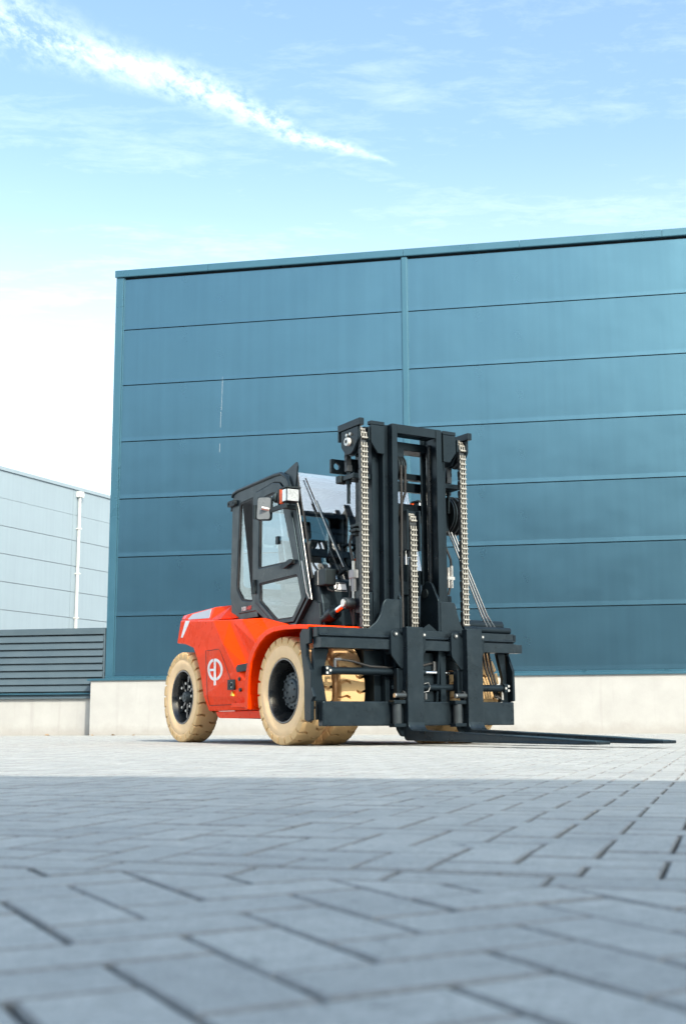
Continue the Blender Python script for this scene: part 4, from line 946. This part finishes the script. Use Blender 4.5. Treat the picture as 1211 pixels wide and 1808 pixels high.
# tall shoulder plates that ride on the mast
def shoulder(s):
    if s < 0: pol = [(-.245, 1.345), (-.395, 1.345), (-.43, 1.30), (-.455, 1.20), (-.50, 1.13), (-.585, 1.064), (-.585, .90), (-.245, .90)]
    else: pol = [(.225, 1.345), (.395, 1.345), (.435, 1.20), (.475, 1.10), (.54, 1.045), (.54, .90), (.225, .90)]
    sh = part('shoulder_plate', mb().prism(round_poly(pol, [0, .03, .03, .03, .03, 0, 0, 0][:len(pol)]), 'x', .712, .734), 'worn_black', bevel=.005)
    a, b = (.195, .224) if s > 0 else (-.244, -.215)
    mb().prism(round_poly([(.733, 1.36), (.62, 1.545), (.52, 1.56), (.44, 1.45), (.42, 1.0), (.42, .25), (.66, .25), (.733, .9)], [.01, .05, .06, .05, 0, 0, 0, 0]), 'y', a, b).build('side_plate', 'black', sh, bevel=.006)
    mb().cyl((.53, a-.012, 1.44), (.53, b+.01, 1.44), .045, 16).build('roller_pin', 'plastic', sh, smooth=40)
both(shoulder)
part('rib_plate', mb().prism([(.0, 1.062), (.10, 1.13), (.20, 1.062)], 'x', .70, .712), 'black')
part('centre_web', mb().box(.62, .65, -.20, .19, .40, .86), 'black', bevel=.004)
part('backing_plate', mb().box(.56, .60, -.56, -.25, .70, .868), 'black'); part('backing_plate', mb().box(.56, .60, .25, .56, .70, .868), 'black')
# forks on their carriers
def fork(yc, tx):
    w = .091; prof_ = []
    top = [(.785, 1.082), (.865, 1.082), (.868, .30)]
    for k in range(6): a = R(180+90*k/5); top.append((.868+.07+.07*math.cos(a), .138+.07+.07*math.sin(a)))
    top += [(1.6, .118), (2.6, .088), (3.20, .064), (tx, .060), (tx, .036), (3.1, .033), (2.2, .036), (1.0, .044)]
    for k in range(5): a = R(270-90*k/4); top.append((.845+.06*math.cos(a), .104+.06*math.sin(a)))
    fk = part('fork', mb().prism(top, 'y', yc-w, yc+w), 'worn_black', bevel=.006)
    # pointed tip in plan
    for v in fk.data.vertices:
        if v.co.x > 3.19: v.co.y = yc+(v.co.y-yc)*(.92 if v.co.x < 3.25 else .80)
    cp = round_poly([(yc-.225, 1.045), (yc-.145, 1.055), (yc-.105, 1.0), (yc+.105, 1.0), (yc+.135, 1.055), (yc+.165, 1.045), (yc+.165, .86), (yc+.105, .79), (yc-.11, .69), (yc-.225, .82)], [.05, .04, .02, .02, .03, .03, .03, .03, .02, .03])
    ca_ = part('fork_carrier', mb().prism(cp, 'x', .778, .80).prism([(yc-.225, .98), (yc-.20, .98), (yc-.20, .83), (yc-.225, .83)], 'x', .70, .777), 'black', bevel=.004)
    for y in (yc-.175, yc+.140): 
        mb().cyl((.798, y, 1.015), (.812, y, 1.015), .022, 14).build('carrier_bolt', 'hub', ca_, smooth=40); mb().cyl((.811, y, 1.015), (.818, y, 1.015), .011, 6).build('bolt_head', 'steel', ca_)
    # lower roller and its yoke, locking pin
    yr = yc-.175
    yo = part('roller_yoke', mb().box(.755, .85, yr-.055, yr+.075, .375, .410).box(.755, .85, yr-.055, yr+.075, .165, .198).box(.755, .80, yr+.055, yr+.078, .20, .374), 'black', bevel=.005)
    mb().cyl((.808, yr, .199), (.808, yr, .374), .043, 20).build('guide_roller', 'hub', yo, smooth=40)
    part('lock_pin', mb().cyl((.83, yc-.20, .452), (.83, yc-.093, .452), .024, 14).cyl((.80, yc-.115, .452), (.80, yc-.093, .452), .045, 18), 'hub', smooth=40)
    part('lock_pin_cap', mb().cyl((.83, yc-.215, .452), (.83, yc-.201, .452), .021, 14), 'steel', smooth=40)
    part('carrier_arm', mb().box(.72, .783, yc-.15, yc-.10, .45, .70).box(.70, .783, yc-.14, yc+.09, .50, .70), 'black', bevel=.006)
    part('heel_block', mb().prism([(yc-.16, .176), (yc-.093, .176), (yc-.093, .08), (yc-.115, .09), (yc-.15, .14)], 'x', .76, .80), 'black')
fork(-.165, 3.305); fork(.520, 3.305)
# fork positioning cylinders
def ram(y0, y1, z, rod_to, x=.68):
    r_ = part('positioner_cylinder', mb().cyl((x, y0, z), (x, y1, z), .034, 18), 'black', smooth=40)
    mb().cyl((x, y1, z), (x, rod_to, z), .019, 12).build('positioner_rod', 'chrome', r_, smooth=40)
    mb().box(x-.03, x+.045, min(y0, y0+(.06 if y0 < 0 else -.06)), max(y0, y0+(.06 if y0 < 0 else -.06)), z-.042, z+.042).build('rod_end', 'black', r_, bevel=.006)
    for dy, dz in ((.012, .02), (.045, 0), (.012, -.022)): mb().cyl((x+.045, y0+dy*(1 if y0 < 0 else -1), z+dz), (x+.052, y0+dy*(1 if y0 < 0 else -1), z+dz), .012, 10).build('port_bolt', 'steel', r_)
ram(-1.04, .06, .672, .42); ram(1.04, -.02, .532, -.30)
part('hydraulic_hose', mb().tube([(.70, -.93, .715), (.70, -.93, .765), (.70, -.89, .775), (.70, -.75, .76), (.69, -.55, .715), (.68, -.36, .71), (.66, -.1, .72), (.66, .05, .735), (.66, .16, .76)], .011, 8), 'rubber', smooth=60)
part('hose_elbow', mb().cyl((.70, -.93, .70), (.70, -.93, .77), .014, 8).cyl((.70, -.94, .772), (.70, -.87, .775), .014, 8), 'line', smooth=40)
part('hose_clip', mb().box(.66, .68, .17, .215, .69, .775), 'line', bevel=.003)
part('lubrication_loop', mb().tube([(.72, .03, .565), (.728, .07, .575), (.732, .09, .54), (.728, .07, .495), (.72, .02, .485)], .005, 6), 'line', smooth=60)
part('grease_fitting', mb().cyl((.72, .045, .42), (.72, .045, .475), .013, 8), 'line')
for k in range(3): part('hydraulic_hose', mb().tube([(.62, .79+.04*k, .90), (.61, .83+.04*k, .75), (.62, .90+.03*k, .55), (.64, .93+.02*k, .45), (.68, .98, .43)], .011, 8), 'rubber', smooth=60)
part('hose_end', mb().cyl((.68, .985, .42), (.68, .985, .50), .014, 8), 'steel', smooth=40)
# accumulator tubes on top of the rail, far end
part('accumulator', mb().cyl((.60, .585, 1.145), (.60, 1.045, 1.145), .055, 20), 'black', smooth=40); part('accumulator', mb().cyl((.68, .52, 1.095), (.68, 1.09, 1.095), .034, 16), 'black', smooth=40)
